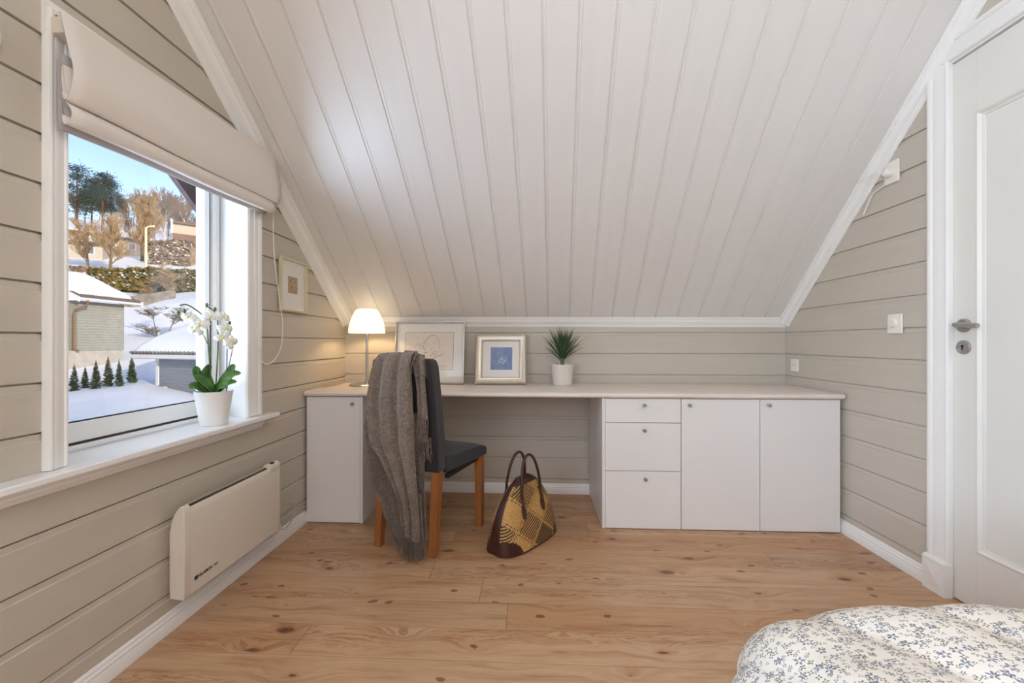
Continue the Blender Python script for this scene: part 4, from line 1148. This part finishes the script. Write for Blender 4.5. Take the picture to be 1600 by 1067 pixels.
mb = MB(); mb.tube(dens([(RX-.006,1.965,1.700),(RX-.006,1.99,1.694),(RX-.006,2.03,1.683),(RX-.006,2.052,1.66),(RX-.006,2.09,1.60)], 5), .004, 6)
tag(mb.build('supply_cable', M['plastic'], origin=(RX-.006,2.0,1.69), smooth=60), 'short white cable running from below the high socket to the trim', 'cable')

# ------------------------------------------------------------------ bed
bed = thing('bed', 'low bed in the near right corner, hidden under the floral quilt', 'bed', (1.0, -.3, 0))
mb = MB(); mb.box(.40, 1.57, -1.25, .64, .16, .28); mb.build('bed_frame', M['wood_leg'], bed, smooth=0, bevel=.01)
mb = MB(); mb.box(.375, 1.58, -1.26, .665, .285, .50); mb.build('mattress', M['mat'], bed, bevel=.03, seg=4)
for x in (.45, 1.53):
    for y in (-1.2, .58):
        mb = MB(); mb.box(x-.03, x+.03, y-.03, y+.03, 0, .16); mb.build('leg', M['wood_leg'], bed, bevel=.004)
mb = MB(); r = .11
QX0, QY0, QX1, QY1 = .430, .655, 1.56, -1.30
def quilt(u, v):
    p = -.42 + (QX1 + .42 - QX0 + .0)*u; p = QX0 - .42 + (QX1 - QX0 + .42)*u
    q = QY0 + .42 - (QY0 + .42 - QY1)*v
    dx = max(0, QX0-p); dy = max(0, q-QY0); d = hypot(dx, dy)
    if d > 1e-6: ux, uy = -dx/d, dy/d
    else: ux = uy = 0
    L = r*pi/2
    if d < L: off = r*sin(d/r); dr = r*(1-cos(d/r))
    else: off = r + (d-L)*.10; dr = r + (d-L)*.98
    rip = 1 + .0*off
    x = max(p, QX0) + ux*off; y = min(q, QY0) + uy*off
    cz = .565 - dr
    # the corner sags a little
    cz -= .045*math.exp(-((x-.33)**2 + (y-.72)**2)/.03)
    # quilting channels
    g1 = abs(sin(pi*(p*.9+q*.42)/.145)); g2 = abs(sin(pi*(q*.9-p*.42)/.19))
    puff = .017*(g1**.4)*(.55+.45*g2**.4) - .015
    wr = .009*noise.noise(Vector((p*5, q*5, 0))) + .004*noise.noise(Vector((p*16, q*16, 3)))
    nx, ny, nz = (ux*min(1, d/L), uy*min(1, d/L), max(0, 1-d/L))
    k = puff + wr
    return Vector((x + nx*k, y + ny*k, max(cz + nz*k, .10)))
nu, nv = 110, 150
mb.grid(quilt, nu, nv)
qo = mb.build('floral_quilt', M['quilt'], origin=(1.0, -.3, .5), smooth=80, solid=.012, fix=False)
uvl = qo.data.uv_layers.new(name='u')
for lp in qo.data.loops:
    j, i = divmod(lp.vertex_index, nu+1); uvl.data[lp.index].uv = (i/nu*1.46, j/nv*2.32)
tag(qo, 'pale quilt printed with small blue and olive flowers, spread over the bed', 'quilt')

# ------------------------------------------------------------------ ceiling lamp behind the camera
cl = thing('ceiling_lamp', 'round ceiling lamp behind the camera', 'lamp', (.2, -.15, TOPZ))
mb = MB(); mb.lathe([(0,0),(.16,0),(.165,-.02),(.16,-.03)], (.2, -.15, TOPZ), 40); mb.build('rim', M['steel'], cl)
mb = MB(); mb.lathe([(.155,-.03),(.14,-.06),(.09,-.085),(0,-.095)], (.2, -.15, TOPZ), 40); mb.build('diffuser', M['bulb'], cl)

# ================================================================== outdoors
A_ = math.atan(29.5/650); SA, CA = sin(A_), cos(A_)
def W(a, D, z=0):     # bearing ratio a and distance D in front of the room -> place in the garden
    return Vector((D*(a*CA - SA), D*(a*SA + CA), z))
# terrain
TD = [2.5, 8, 14, 18, 21, 24, 27, 31, 36, 42, 50, 60, 90, 120, 170, 230]
TL = [-2.0,-1.8,-1.55,-1.22,-1.05,-.40, .25, 1.4, 3.6, 6.6, 9.0,12.2,22.5,34.0,52.0,60]
TM = [-2.0,-1.8,-1.45,-.95,-.98,-.75, -.10, 1.3, 3.6, 5.6, 8.2,11.2,21.0,32.5,50.0,58]
TR = [-2.0,-1.8,-1.65,-1.42,-1.45,-1.40, -.6, 1.4, 4.9, 6.0, 8.4,11.0,19.8,31.0,50.0,58]
def lerp_tab(D, T):
    if D <= TD[0]: return T[0]
    for k in range(len(TD)-1):
        if D <= TD[k+1]:
            t = (D-TD[k])/(TD[k+1]-TD[k]); return T[k] + (T[k+1]-T[k])*t
    return T[-1]
def ground(a, D):
    f = (a + 1.06)/.31; f = max(0, min(2, 2*f/1.0*.5*2))
    f = max(0, min(1, (a+1.06)/.31))
    zl_, zm, zr_ = lerp_tab(D, TL), lerp_tab(D, TM), lerp_tab(D, TR)
    z = zl_ + (zm-zl_)*min(1, f*2) if f < .5 else zm + (zr_-zm)*(f-.5)*2
    p = W(a, D)
    z += (.10 + .004*D)*noise.noise(Vector((p.x*.35, p.y*.35, 0))) + .05*noise.noise(Vector((p.x*1.3, p.y*1.3, 2)))*min(1, D/10)
    return z
mb = MB(); na, nd = 120, 130
def gfn(u, v):
    a = -4.0 + 3.9*u if u < .5 else 0
    a = -3.2 + 3.1*(u**.8)
    a = -3.0 + 2.8*u
    D = 2.4*(230/2.4)**v
    p = W(a, D, ground(a, D)); 
    return p
mb.grid(gfn, na, nd)
struct(mb.build('snow_field', M['snow'], smooth=80), 'snow covered gardens and hillside outside the window')
# unseen hill added behind the house, keeps the low sun off the near garden
mb = MB()
hd = Vector((.80, -.60, 0)); hs = Vector((.60, .80, 0))
HILL = 19.5
def hfn(u, v):
    p = hd*(45 + 60*v) + hs*(-140 + 280*u)
    z = -2 + (HILL+2)*sin(pi*min(1, v*1.2)/1.2*.6/ .5 if False else pi*v)**1.2 + 1.0*noise.noise(Vector((u*14, v*3, 5)))
    return Vector((p.x, p.y, z))
mb.grid(hfn, 60, 12)
struct(mb.build('sun_shield_hill', M['snow'], smooth=80), 'unseen snowy hill added behind the house to shade the near garden')

# roof overhang of this house beyond the window
k_ = .80; th2 = math.atan(k_)
def oz(y): return 1.60 + k_*(BY-y)
mb = MB(); mb.hexa([(-1.46, 3.2, oz(3.2)), (-1.95, 3.2, oz(3.2)), (-1.95, .4, oz(.4)), (-1.46, .4, oz(.4))], [(-1.46, 3.2, oz(3.2)+.16), (-1.95, 3.2, oz(3.2)+.16), (-1.95, .4, oz(.4)+.16), (-1.46, .4, oz(.4)+.16)])
struct(mb.build('eave_soffit', M['soffit'], smooth=0))
mb = MB(); mb.hexa([(-1.95, 3.2, oz(3.2)-.13), (-1.98, 3.2, oz(3.2)-.13), (-1.98, .4, oz(.4)-.13), (-1.95, .4, oz(.4)-.13)], [(-1.95, 3.2, oz(3.2)+.18), (-1.98, 3.2, oz(3.2)+.18), (-1.98, .4, oz(.4)+.18), (-1.95, .4, oz(.4)+.18)])
struct(mb.build('barge_board', M['barge'], smooth=0))

def frame_of(P0, P1):
    P0, P1 = Vector(P0), Vector(P1); d = (P1-P0); d.z = 0; L = d.length; d.normalize(); n = Vector((-d.y, d.x, 0))
    return P0, d, n, L
def fbox(mb, F, u0, u1, n0, n1, z0, z1, slope=0):
    P, d, n, L = F
    q = lambda u, nn, z: (P.x + d.x*u + n.x*nn, P.y + d.y*u + n.y*nn, z)
    mb.hexa([q(u0,n0,z0), q(u1,n0,z0), q(u1,n1,z0+slope), q(u0,n1,z0+slope)], [q(u0,n0,z1), q(u1,n0,z1), q(u1,n1,z1+slope), q(u0,n1,z1+slope)])
# --- grey shed (left)
A0 = W((121-800)/650, 23.6); A1 = W((194-800)/650, 26.4)
F = frame_of((A0.x, A0.y, 0), (A1.x, A1.y, 0)); L = F[3]
sg = thing('grey_shed', 'grey boarded outbuilding with a snow covered roof and a brown downpipe', 'shed', (A0.x, A0.y, .45))
mb = MB(); fbox(mb, F, 0, L, 0, 4.2, .50, 3.35); mb.build('wall', M['siding'], sg, smooth=0)
mb = MB(); fbox(mb, F, -1.2, 0, .6, 4.0, .50, 3.35); fbox(mb, F, -1.35, -1.2, .4, .6, .5, 3.35); mb.build('side_wall', M['siding'], sg, smooth=0)
mb = MB(); fbox(mb, F, -1.5, L-.05, .06, 4.2, -1.2, .50); mb.build('foundation', M['concrete'], sg, smooth=0)
mb = MB(); P, d, n, _ = F
q = lambda u, nn, z: Vector((P.x + d.x*u + n.x*nn, P.y + d.y*u + n.y*nn, z))
ev, rz = 3.38, 4.95
mb.hexa([q(-.45,-.5,ev), q(L+.55,-.5,ev), q(L+.55,2.6,rz), q(-.45,2.6,rz)], [q(-.45,-.5,ev+.10), q(L+.55,-.5,ev+.10), q(L+.55,2.6,rz+.1), q(-.45,2.6,rz+.1)])
mb.hexa([q(-.45,5.4,ev), q(L+.55,5.4,ev), q(L+.55,2.6,rz), q(-.45,2.6,rz)], [q(-.45,5.4,ev+.10), q(L+.55,5.4,ev+.10), q(L+.55,2.6,rz+.1), q(-.45,2.6,rz+.1)])
for k in range(26): mb.tube([q(-.4+(L+.9)*k/25, -.56, ev+.15), q(-.4+(L+.9)*k/25, 0, ev+.42)], .075, 8)
mb.build('roof', M['tile'], sg, smooth=40)
mb = MB()
def rsn(u, v):
    uu = -.30 + (L+.65)*u; nn = -.42 + 5.7*v; base = ev+.14 + (rz-ev)*(1-abs(nn-2.6)/3.1)
    e = min(u, 1-u, v, 1-v); return q(uu, nn, base + .34*min(1, e*9)**.5 + .04*noise.noise(Vector((uu, nn, 1))))
mb.grid(rsn, 24, 24); mb.build('roof_snow', M['snowr'], sg, smooth=80)
mb = MB(); mb.hexa([q(-.50,-.6,ev-.14), q(-.42,-.6,ev-.14), q(-.42,2.6,rz-.14), q(-.50,2.6,rz-.14)], [q(-.50,-.6,ev+.16), q(-.42,-.6,ev+.16), q(-.42,2.6,rz+.16), q(-.50,2.6,rz+.16)])
mb.build('barge_board', M['whitew'], sg, smooth=0)
mb = MB(); fbox(mb, F, L+.55, L+.62, -.66, -.40, ev-.12, ev+.2); mb.build('barge_board', M['whitew'], sg, smooth=0)
mb = MB(); mb.tube([q(-.45,-.60,ev+.04), q(L+.60,-.60,ev+.04)], .075, 10); mb.build('gutter', M['whitew'], sg)
mb = MB(); mb.tube([q(-.0,-.60,ev-.02), q(-.0,-.58,ev-.28), q(-.28,-.15,ev-.60), q(-.28,-.10,ev-.8), q(-.28,-.10,.62), q(-.12,-.22,.48)], .055, 10); mb.build('downpipe', M['pipe'], sg, smooth=60)
# --- garage (right)
A0 = W((243-800)/650, 19.6); A1 = W((345-800)/650, 18.2)
F = frame_of((A0.x, A0.y, 0), (A1.x, A1.y, 0)); L = F[3]; P, d, n, _ = F
gr = thing('garage', 'blue grey garage under a thick steep cap of snow', 'garage', (A0.x, A0.y, -1.4))
mb = MB(); fbox(mb, F, .15, L, .05, 4, -1.6, .25); mb.build('wall', M['siding2'], gr, smooth=0)
mb = MB(); fbox(mb, F, 0, .17, 0, .2, -1.05, .25); mb.build('corner_board', M['whitew'], gr, smooth=0)
mb = MB(); fbox(mb, F, .12, .75, -.12, .1, -1.6, -1.08); fbox(mb, F, .75, 1.55, -.12, .1, -1.7, -1.32); fbox(mb, F, 1.55, 2.6, -.12, .1, -1.9, -1.62); mb.build('foundation_steps', M['concrete'], gr, smooth=0)
mb = MB(); fbox(mb, F, -.85, L+.3, -.50, -.42, .22, .42); fbox(mb, F, -.85, L+.3, -.5, .2, .22, .26); mb.build('fascia', M['whitew'], gr, smooth=0)
mb = MB()
q = lambda u, nn, z: Vector((P.x + d.x*u + n.x*nn, P.y + d.y*u + n.y*nn, z))
rk = 2.55; rn = 3.6
mb.hexa([q(-.85,-.5,.42), q(L+.3,-.5,.42), q(L+.3,rn,rk), q(-.1,rn,rk)], [q(-.85,-.5,.50), q(L+.3,-.5,.50), q(L+.3,rn,rk+.08), q(-.1,rn,rk+.08)])
for k in range(22):
    u = -.80 + (L+1.0)*k/21; mb.tube([q(u, -.58, .50), q(u+.15, .2, .72)], .055, 8)
mb.build('roof', M['tile'], gr, smooth=40)
mb = MB()
def gsn(u, v):
    nn = -.50 + (rn+.5)*v; u0 = -.80 + .75*v; uu = u0 + (L+.3-u0)*u
    e = min(u*2.2, v*1.2); return q(uu, nn, .54 + (rk-.42)*v + .36*min(1, e*6)**.5*(1 if v < .9 else 1-(v-.9)*3) + .03*noise.noise(Vector((uu, nn, 4))))
mb.grid(gsn, 24, 24)
mb.add([q(-.80,-.5,.5), q(-.05,rn,rk), q(-.05,rn+.2,.3), q(-.8,rn,.3)], [(0,1,2,3)])
mb.build('roof_snow', M['snowr'], gr, smooth=80)

# --- conifers in a row
def conifer_mesh(name, h, r, seed, mt, snow=False):
    rnd = random.Random(seed); mb = MB()
    mb.tube([(0,0,0),(0,0,h)], [r*.10, .01], 5)
    n = 420
    for k in range(n):
        t = (k/n)**.75; z = h*(.03+.95*t); R = r*(1-t)**.75*(.75+.35*rnd.random())
        w = rnd.uniform(0, 2*pi); c = Vector((cos(w), sin(w), 0)); L = R; up = rnd.uniform(.15, .55)
        p0 = Vector((0,0,z)) + c*R*.15; p1 = Vector((0,0,z + R*up)) + c*L; sd = Vector((-sin(w), cos(w), 0))*R*.22
        mid = (p0+p1)/2 + Vector((0,0,R*.10))
        mb.add([p0, mid+sd, p1, mid-sd, mid-Vector((0,0,R*.25))], [(0,1,2),(0,2,3),(0,4,2)])
    return mb, name
con_px = [(116,18.6,1.30),(133,19.3,1.1),(150,18.8,1.38),(169,19.5,1.5),(186,18.7,1.30),(206,19.5,1.38)]
con_lbl = ['snow dusted conifer at the window frame end of the row', 'shortest, sparse conifer in the row below the grey shed', 'snow dusted conifer below the downpipe shed wall, third in the row', 'tallest of the snow dusted conifers in the row', 'slender conifer just left of the last dark one', 'dense dark conifer at the right end of the row']
mbc, _ = conifer_mesh('c', 1.45, .27, 5, None)
c0 = None
for (px_, D, h_), lb in zip(con_px, con_lbl):
    a = (px_-800)/650; p = W(a, D, ground(a, D)-.06); s_ = h_/1.45
    if c0 is None:
        c0 = thing('conifer', lb, 'conifer', p, 'row of small conifers in the snow', local=True)
        o = mbc.build('crown', M['conifer'], None, origin=(0,0,0), smooth=0, fix=False); o.parent = c0; c0.scale = (s_, s_, s_)
    else:
        dup(c0, p, random.uniform(0, 6), (s_*(.8 if px_ == 186 else 1), s_, s_), lb)

# --- bare trees
def tree_mb(h, seed, spread, levels=4, kids=5, r0=.12, tw=.025, upb=.5, crown0=.25, fan=1.0):
    rnd = random.Random(seed); trunk = MB(); tw_ = MB()
    def branch(p, d, L, r, lev):
        n = 3; pts = [p]; q = p.copy(); dd = d.copy()
        for i in range(n):
            dd = (dd + Vector((rnd.gauss(0,.14), rnd.gauss(0,.14), .10*upb))).normalized(); q = q + dd*L/n; pts.append(q.copy())
        rr = [max(tw*.5, r*(1-.6*i/n)) for i in range(n+1)]
        (trunk if lev >= levels-1 else tw_).tube(pts, rr, 5 if lev == levels else 3, caps=False)
        if lev == 0: return
        for k in range(kids):
            t = rnd.uniform(crown0 if lev == levels else .15, 1.0); i = min(int(t*n), n-1)
            b = pts[i].lerp(pts[i+1], t*n-i)
            w = rnd.uniform(0, 2*pi); side = Vector((cos(w), sin(w), rnd.uniform(-.1,.5)*upb))
            nd_ = (dd*(1-spread) + side*spread*fan).normalized()
            branch(b, nd_, L*rnd.uniform(.42, .68)*(1.15-t*.35), r*.45, lev-1)
    branch(Vector((0,0,0)), Vector((0,0,1)), h*.62, r0, levels)
    return trunk, tw_
def bare_tree(name, label, cat, p, mbs, tm, bm, group=None):
    t = thing(name, label, cat, p, group, local=True)
    o = mbs[0].build('trunk', bm, None, origin=(0,0,0), smooth=0, fix=False); o.parent = t
    o = mbs[1].build('twigs', tm, None, origin=(0,0,0), smooth=0, fix=False); o.parent = t
    o['kind'] = 'stuff'
    return t
def gp_(px_, D, sink=.2):
    a = (px_-800)/650; return W(a, D, ground(a, D)-sink)
wl = tree_mb(8.5, 4, .44, 4, 8, .20, .024, 1.5, .08)
t1 = bare_tree('willow_tree', 'broad golden twigged bare tree left of the street lamp', 'tree', gp_(172, 55), wl, M['twig'], M['bark'])
t2 = dup(t1, gp_(138, 58), 2.0, .82, 'lower golden twigged bare tree nearest the left window casing')
t3 = dup(t1, gp_(222, 72), 4.0, 1.45, 'tall golden twigged bare tree rising behind the street lamp')
bt = tree_mb(13, 12, .36, 4, 6, .17, .024, 1.2, .35)
b1 = bare_tree('birch_tree', 'white stemmed birch standing right of the street lamp', 'tree', gp_(264, 80), bt, M['twig2'], M['birch'])
b2 = dup(b1, gp_(246, 88), 1.0, .92, 'thinner white stemmed birch between the lamp and the tall birch')
b3 = dup(b1, gp_(286, 104), 2.5, .85, 'white stemmed birch beside the house with balconies')
wt = tree_mb(15, 31, .34, 4, 6, .20, .034, 1.3, .3)
rw = random.Random(5); w0 = None; placed = [(gp_(a_, d_), r_) for a_, d_, r_ in ((120,98,9),(160,110,9),(174,118,9),(143,125,9),(305,84,10),(118,88,10),(264,80,6),(246,88,6),(286,104,6),(222,72,8),(206,78,7))]
for k in range(84):
    px_ = 196 + 124*rw.random() if k < 76 else 118+90*rw.random(); D = rw.uniform(84, 165) if k < 76 else rw.uniform(90, 102)
    for _ in range(60):
        c_ = gp_(px_, D)
        if all((c_-o_).length > max(6.2, r_) for o_, r_ in placed): break
        px_ = 190 + 135*rw.random() if k < 76 else 112+95*rw.random(); D = rw.uniform(86, 178) if k < 76 else rw.uniform(128, 170)
    else: continue
    placed.append((gp_(px_, D), 5.5))
    if w0 is None: w0 = bare_tree('bare_tree', 'bare brown tree in the wood on the hillside', 'tree', gp_(px_, D), wt, M['twig2'], M['bark'], 'bare trees of the hillside wood')
    else: dup(w0, gp_(px_, D), rw.uniform(0, 6), rw.uniform(.6, .95) if k < 76 else rw.uniform(.6,.8))
# pines
def pine(h, seed):
    rnd = random.Random(seed); tr = MB(); cr = MB()
    tr.tube([(0,0,0),(.1,0,h*.5),(0,0,h)], [.28,.2,.05], 6)
    for k in range(150):
        t = rnd.random(); z = h*(.34 + .66*t); w = rnd.uniform(0, 2*pi); L = h*.22*(1-.65*t)*rnd.uniform(.5, 1.1); c = Vector((cos(w), sin(w), rnd.uniform(-.1,.35)))
        p1 = Vector((0,0,z)) + c*L; tr.tube([(0,0,z), p1], [.05,.02], 3, caps=False)
        for j in range(26):
            b = p1 + Vector((rnd.gauss(0,1), rnd.gauss(0,1), rnd.gauss(0,.35)))*.85; d_ = Vector((rnd.gauss(0,1), rnd.gauss(0,1), rnd.random()*.6)).normalized()*.5
            s_ = d_.cross(Vector((rnd.random(), rnd.random(), 1))).normalized()*.11
            cr.add([b-s_, b+s_, b+d_], [(0,1,2)])
    return tr, cr
pm = pine(17, 2)
p1 = bare_tree('pine_tree', 'tall pine with a bare lower trunk beside the left window casing', 'pine tree', gp_(120, 98), pm, M['pine'], M['pinebark'])
p2 = dup(p1, gp_(160, 110), 2.0, .95, 'dark pine with the widest crown on the skyline')
p3 = dup(p1, gp_(174, 118), 4.0, .88, 'dark pine at the right of the skyline pines')
p4 = dup(p1, gp_(143, 125), 1.0, .86, 'pine standing behind, between the casing pine and the wide one')
# shrubs behind the garage
sb = tree_mb(3.6, 9, .62, 3, 8, .06, .022, .5, .05)
s1_ = bare_tree('bare_shrub', 'dark bare shrub behind the garage roof', 'shrub', gp_(262, 29), sb, M['bark'], M['bark'])
s2_ = dup(s1_, gp_(246, 31), 2.0, .85, 'thin bare shrub on the snow bank left of the garage roof')
sc_ = tree_mb(4.2, 15, .60, 4, 6, .05, .028, .6, .03)
s3_ = bare_tree('bare_shrub', 'rust orange bare shrub lit by the sun against the hedge', 'shrub', gp_(270, 41.2, .9), sc_, M['twig'], M['twig'])
s4_ = dup(s3_, gp_(229, 41.5, 1.0), 1.4, .72, 'smaller rust orange bare shrub lit by the sun, left of the tall one')
# hedge
def hedge(name, label, pa, pb, D0, D1, h, th_, mt, seed, n=5200, s=.28):
    rnd = random.Random(seed); mb = MB()
    A, Bq = gp_(pa, D0), gp_(pb, D1); d = (Bq-A); nrm = Vector((-d.y, d.x, 0)).normalized()
    for k in range(n):
        t = rnd.random(); b = A.lerp(Bq, t); f = rnd.choice((0, 0, 1)); hh = h*(.85 + .25*noise.noise(Vector((t*9, seed, 0))))
        if f: p = b + nrm*rnd.uniform(-.5,.5)*th_ + Vector((0,0,hh*rnd.uniform(.92,1.05)))
        else: p = b - nrm*th_*.5*rnd.uniform(.6,1.1)*(-1 if nrm.dot(A) > 0 else 1)*-1 + Vector((0,0,hh*rnd.random()))
        if rnd.random() < .25: p = b + nrm*rnd.choice((-.5,.5))*th_ + Vector((0,0,hh*rnd.random()))
        a = Vector((rnd.gauss(0,1), rnd.gauss(0,1), rnd.gauss(0,.5))).normalized()*s; c = a.cross(Vector((rnd.gauss(0,1), rnd.gauss(0,1), rnd.gauss(0,1)))).normalized()*s*.8
        mb.add([p-a, p+c, p+a, p-c], [(0,1,2,3)])
    P, dd, nn, L = frame_of(A, Bq)
    mb.hexa([A-nn*th_*.4, Bq-nn*th_*.4, Bq+nn*th_*.4, A+nn*th_*.4], [A-nn*th_*.35+Vector((0,0,h*.85)), Bq-nn*th_*.35+Vector((0,0,h*.85)), Bq+nn*th_*.35+Vector((0,0,h*.85)), A+nn*th_*.35+Vector((0,0,h*.85))])
    return tag(mb.build(name, mt, origin=A, smooth=0, fix=False), label, 'hedge')
hedge('thuja_hedge', 'long olive green hedge with snow on top below the street lamp', 150, 335, 44, 43, 2.3, 1.6, M['hedge'], 3)
hedge('garden_hedge', 'low brown scrub strip on the snowy terrace behind the grey shed', 96, 160, 50, 51, 1.3, 1.8, M['scrub'], 6, 1500, .3)
hedge('garden_hedge', 'brown scrub on the slope below the wood, right of the street lamp', 246, 304, 69, 69, 4.0, 3.0, M['scrub'], 8, 2600, .4)
# retaining walls
def rwall(label, pa, pb, Da, Db, z0a, h):
    A, Bq = gp_(pa, Da), gp_(pb, Db); A.z += z0a; Bq.z += z0a
    P, dd, nn, L = frame_of(A, Bq); mb = MB()
    mb.hexa([A, Bq, Bq+nn*.5, A+nn*.5], [A+Vector((0,0,h)), Bq+Vector((0,0,h)), Bq+nn*.5+Vector((0,0,h)), A+nn*.5+Vector((0,0,h))])
    tag(mb.build('retaining_wall', M['rock'], origin=A, smooth=0), label, 'wall')
rwall('grey stone retaining wall on the terrace behind the shed roof', 96, 158, 46.5, 47.5, -.3, 1.3)
rwall('grey retaining wall between the snow bank and the hedge', 188, 270, 37.5, 38.5, -.2, 1.2)
# street lamp
lp_ = gp_(228, 56, 1.0)
sl = thing('street_lamp', 'pale street lamp post with a short arm on the slope', 'street lamp', lp_)
mb = MB(); mb.tube([lp_, lp_+Vector((0,0,7.2)), lp_+Vector((.0,0,7.4)), lp_+Vector((.25,.1,7.6))], [.17,.13,.12,.1], 8); mb.build('post', M['lamp_post'], sl, smooth=60)
mb = MB(); mb.tube([lp_+Vector((.2,.1,7.6)), lp_+Vector((.9,.35,7.7))], [.10,.14], 8); mb.build('lamp_head', M['lamp_post'], sl)
# houses on the hill
def house(label, px_, D, wd, dp, h, roofh, wallm, rot, nwin, balcony=False):
    p = gp_(px_, D, .5); t = thing('house', label, 'house', p, rotz=rot, local=True)
    def B(mb, name, mt, **k): o = mb.build(name, mt, None, origin=(0,0,0), smooth=0, **k); o.parent = t; return o
    mb = MB(); mb.box(-wd/2, wd/2, 0, dp, 0, h); B(mb, 'wall', wallm)
    mb = MB(); e = .6
    mb.add([(-wd/2-e,-e,h),(wd/2+e,-e,h),(wd/2+e,dp/2,h+roofh),(-wd/2-e,dp/2,h+roofh),(wd/2+e,dp+e,h),(-wd/2-e,dp+e,h),(-wd/2-e,-e,h-.25),(wd/2+e,-e,h-.25)], [(0,1,2,3),(3,2,4,5),(6,7,1,0),(0,3,5),(1,4,2)])
    B(mb, 'roof', M['snowr'])
    mb = MB(); mb.box(-wd/2-e, wd/2+e, -e-.08, -e, h-.35, h+.05); B(mb, 'fascia', M['housed'])
    for k in range(nwin):
        x = -wd/2 + wd*(k+.5)/nwin; mb = MB(); mb.box(x-.55, x+.55, -.06, .02, h*.45, h*.45+1.2); f = B(mb, 'window_frame', M['whitew'])
        mb = MB(); mb.box(x-.45, x+.45, -.09, -.05, h*.45+.1, h*.45+1.1); o = mb.build('pane', M['win'], None, origin=(0,0,0), smooth=0); o.parent = f
    if balcony:
        mb = MB(); mb.box(-wd/2, wd/2, -1.8, 0, h*.5-.15, h*.5); mb.box(-wd/2, wd/2, -1.8, -1.7, h*.5, h*.5+1.0); B(mb, 'balcony', M['housed'])
        mb = MB(); mb.box(-wd/2, -wd/2+.3, -1.8, -1.5, 0, h); mb.box(wd/2-.3, wd/2, -1.8, -1.5, 0, h); B(mb, 'balcony_post', M['whitew'])
    return t
face = lambda px_: math.atan2(1, 0) - pi/2 + math.atan(-((px_-800)/650)) + A_
house('brown house under a snowy roof behind the golden trees, highest on the left', 118, 88, 13, 8, 3.2, 1.3, M['housed'], face(118), 4)
house('pale house with a snowy roof beside the left window casing', 100, 66, 9, 7, 3.4, 1.6, M['housew'], face(100)-.3, 3)
house('pale house low behind the golden trees near the street lamp', 206, 78, 7, 6, 3.6, .8, M['housew'], face(206), 3)
house('tall pale house with a brown balcony at the right side of the window view', 305, 84, 7.5, 7, 7.2, .8, M['housew'], face(305), 2, True)

# ================================================================== light
w = bpy.data.worlds.new('sky'); SC.world = w; w.use_nodes = True; nt = w.node_tree
bg = nt.nodes['Background']
sky = nt.nodes.new('ShaderNodeTexSky'); sky.sky_type = 'NISHITA'; sky.sun_disc = False
sky.sun_elevation = radians(14); sky.sun_rotation = radians(125); sky.air_density = 1.0; sky.dust_density = 1.2; sky.ozone_density = 1.6
mx = nt.nodes.new('ShaderNodeMix'); mx.data_type = 'RGBA'; mx.blend_type = 'MULTIPLY'; mx.inputs[0].default_value = 1
mx.inputs[7].default_value = (.93, .85, .86, 1)
nt.links.new(sky.outputs[0], mx.inputs[6]); nt.links.new(mx.outputs[2], bg.inputs['Color']); bg.inputs['Strength'].default_value = .335
def lamp(name, typ, loc, energy, color, rot=None, size=None, sizey=None, target=None, angle=None):
    L = bpy.data.lights.new(name, typ); L.energy = energy; L.color = color
    o = bpy.data.objects.new(name, L); COL.objects.link(o); o.location = loc
    if typ == 'AREA':
        L.shape = 'RECTANGLE'; L.size = size; L.size_y = sizey or size
    if typ == 'SUN': L.angle = angle or radians(1)
    if typ == 'POINT': L.shadow_soft_size = size
    if target is not None: o.rotation_euler = (Vector(target)-Vector(loc)).to_track_quat('-Z', 'Y').to_euler()
    return o
sd = Vector((-.80, .60, -.25))
lamp('low_sun', 'SUN', (20,-20,20), 3.4, (1.0, .87, .68), target=Vector((20,-20,20))+sd)
lamp('main_window_fill_lamp', 'AREA', (-3.0, .85, 1.70), 50, (.72,.84,1.0), size=1.4, sizey=1.4, target=(LX, 1.42, 1.15))  # added area lamp outside the glass, stronger than the garden's own light
lamp('low_window_fill_lamp', 'AREA', (-2.35, .95, -.05), 108, (.56,.73,1.0), size=1.2, sizey=1.2, target=(LX, 1.42, 1.2))  # added lamp low outside, lifts the ceiling in place of snow bounce
lamp('side_window_fill_lamp', 'AREA', (LX-.25, -1.2, 1.33), 170, (.63,.79,1.0), size=1.1, sizey=1.1, target=(LX+1, -1.05, 1.30))  # added fill lamp outside the second left window
pc = (Vector(rs(xs[1], ts[1])) + Vector(rs(xs[2], ts[2])))/2 + Vector((0,-.61,.79))*.12
lamp('roof_window_fill_lamp', 'AREA', pc, 13, (.88,.94,1.0), size=1.2, sizey=1.2, target=pc + Vector((0,.61,-.79)))  # added fill lamp just above the roof opening
lamp('table_lamp_bulb', 'POINT', (LC[0], LC[1], DT+.375), 5.0, (1.0,.72,.42), size=.03)
lamp('ceiling_lamp_bulb', 'POINT', (.2, -.15, TOPZ-.17), 18, (1.0,.84,.72), size=.12)

# ------------------------------------------------------------------ camera
cam = bpy.data.cameras.new('camera'); co = bpy.data.objects.new('camera', cam); COL.objects.link(co)
co.location = (0, 0, CAMZ); co.rotation_euler = (pi/2, 0, A_)
cam.sensor_width = 36; cam.lens = 36*650/1600; cam.shift_y = 1.0/1600; cam.clip_start = .02; cam.clip_end = 600
SC.camera = co
SC.view_settings.view_transform = 'Standard'; SC.view_settings.look = 'None'
SC.view_settings.gamma = 1; SC.view_settings.exposure = 0
try: SC.view_settings.use_curve_mapping = False
except Exception: pass
SC.cycles.use_denoising = True
SC.cycles.max_bounces = 10; SC.cycles.diffuse_bounces = 6; SC.cycles.glossy_bounces = 4; SC.cycles.transparent_max_bounces = 12
SC.cycles.sample_clamp_indirect = 6
SC.cycles.caustics_reflective = False; SC.cycles.caustics_refractive = False
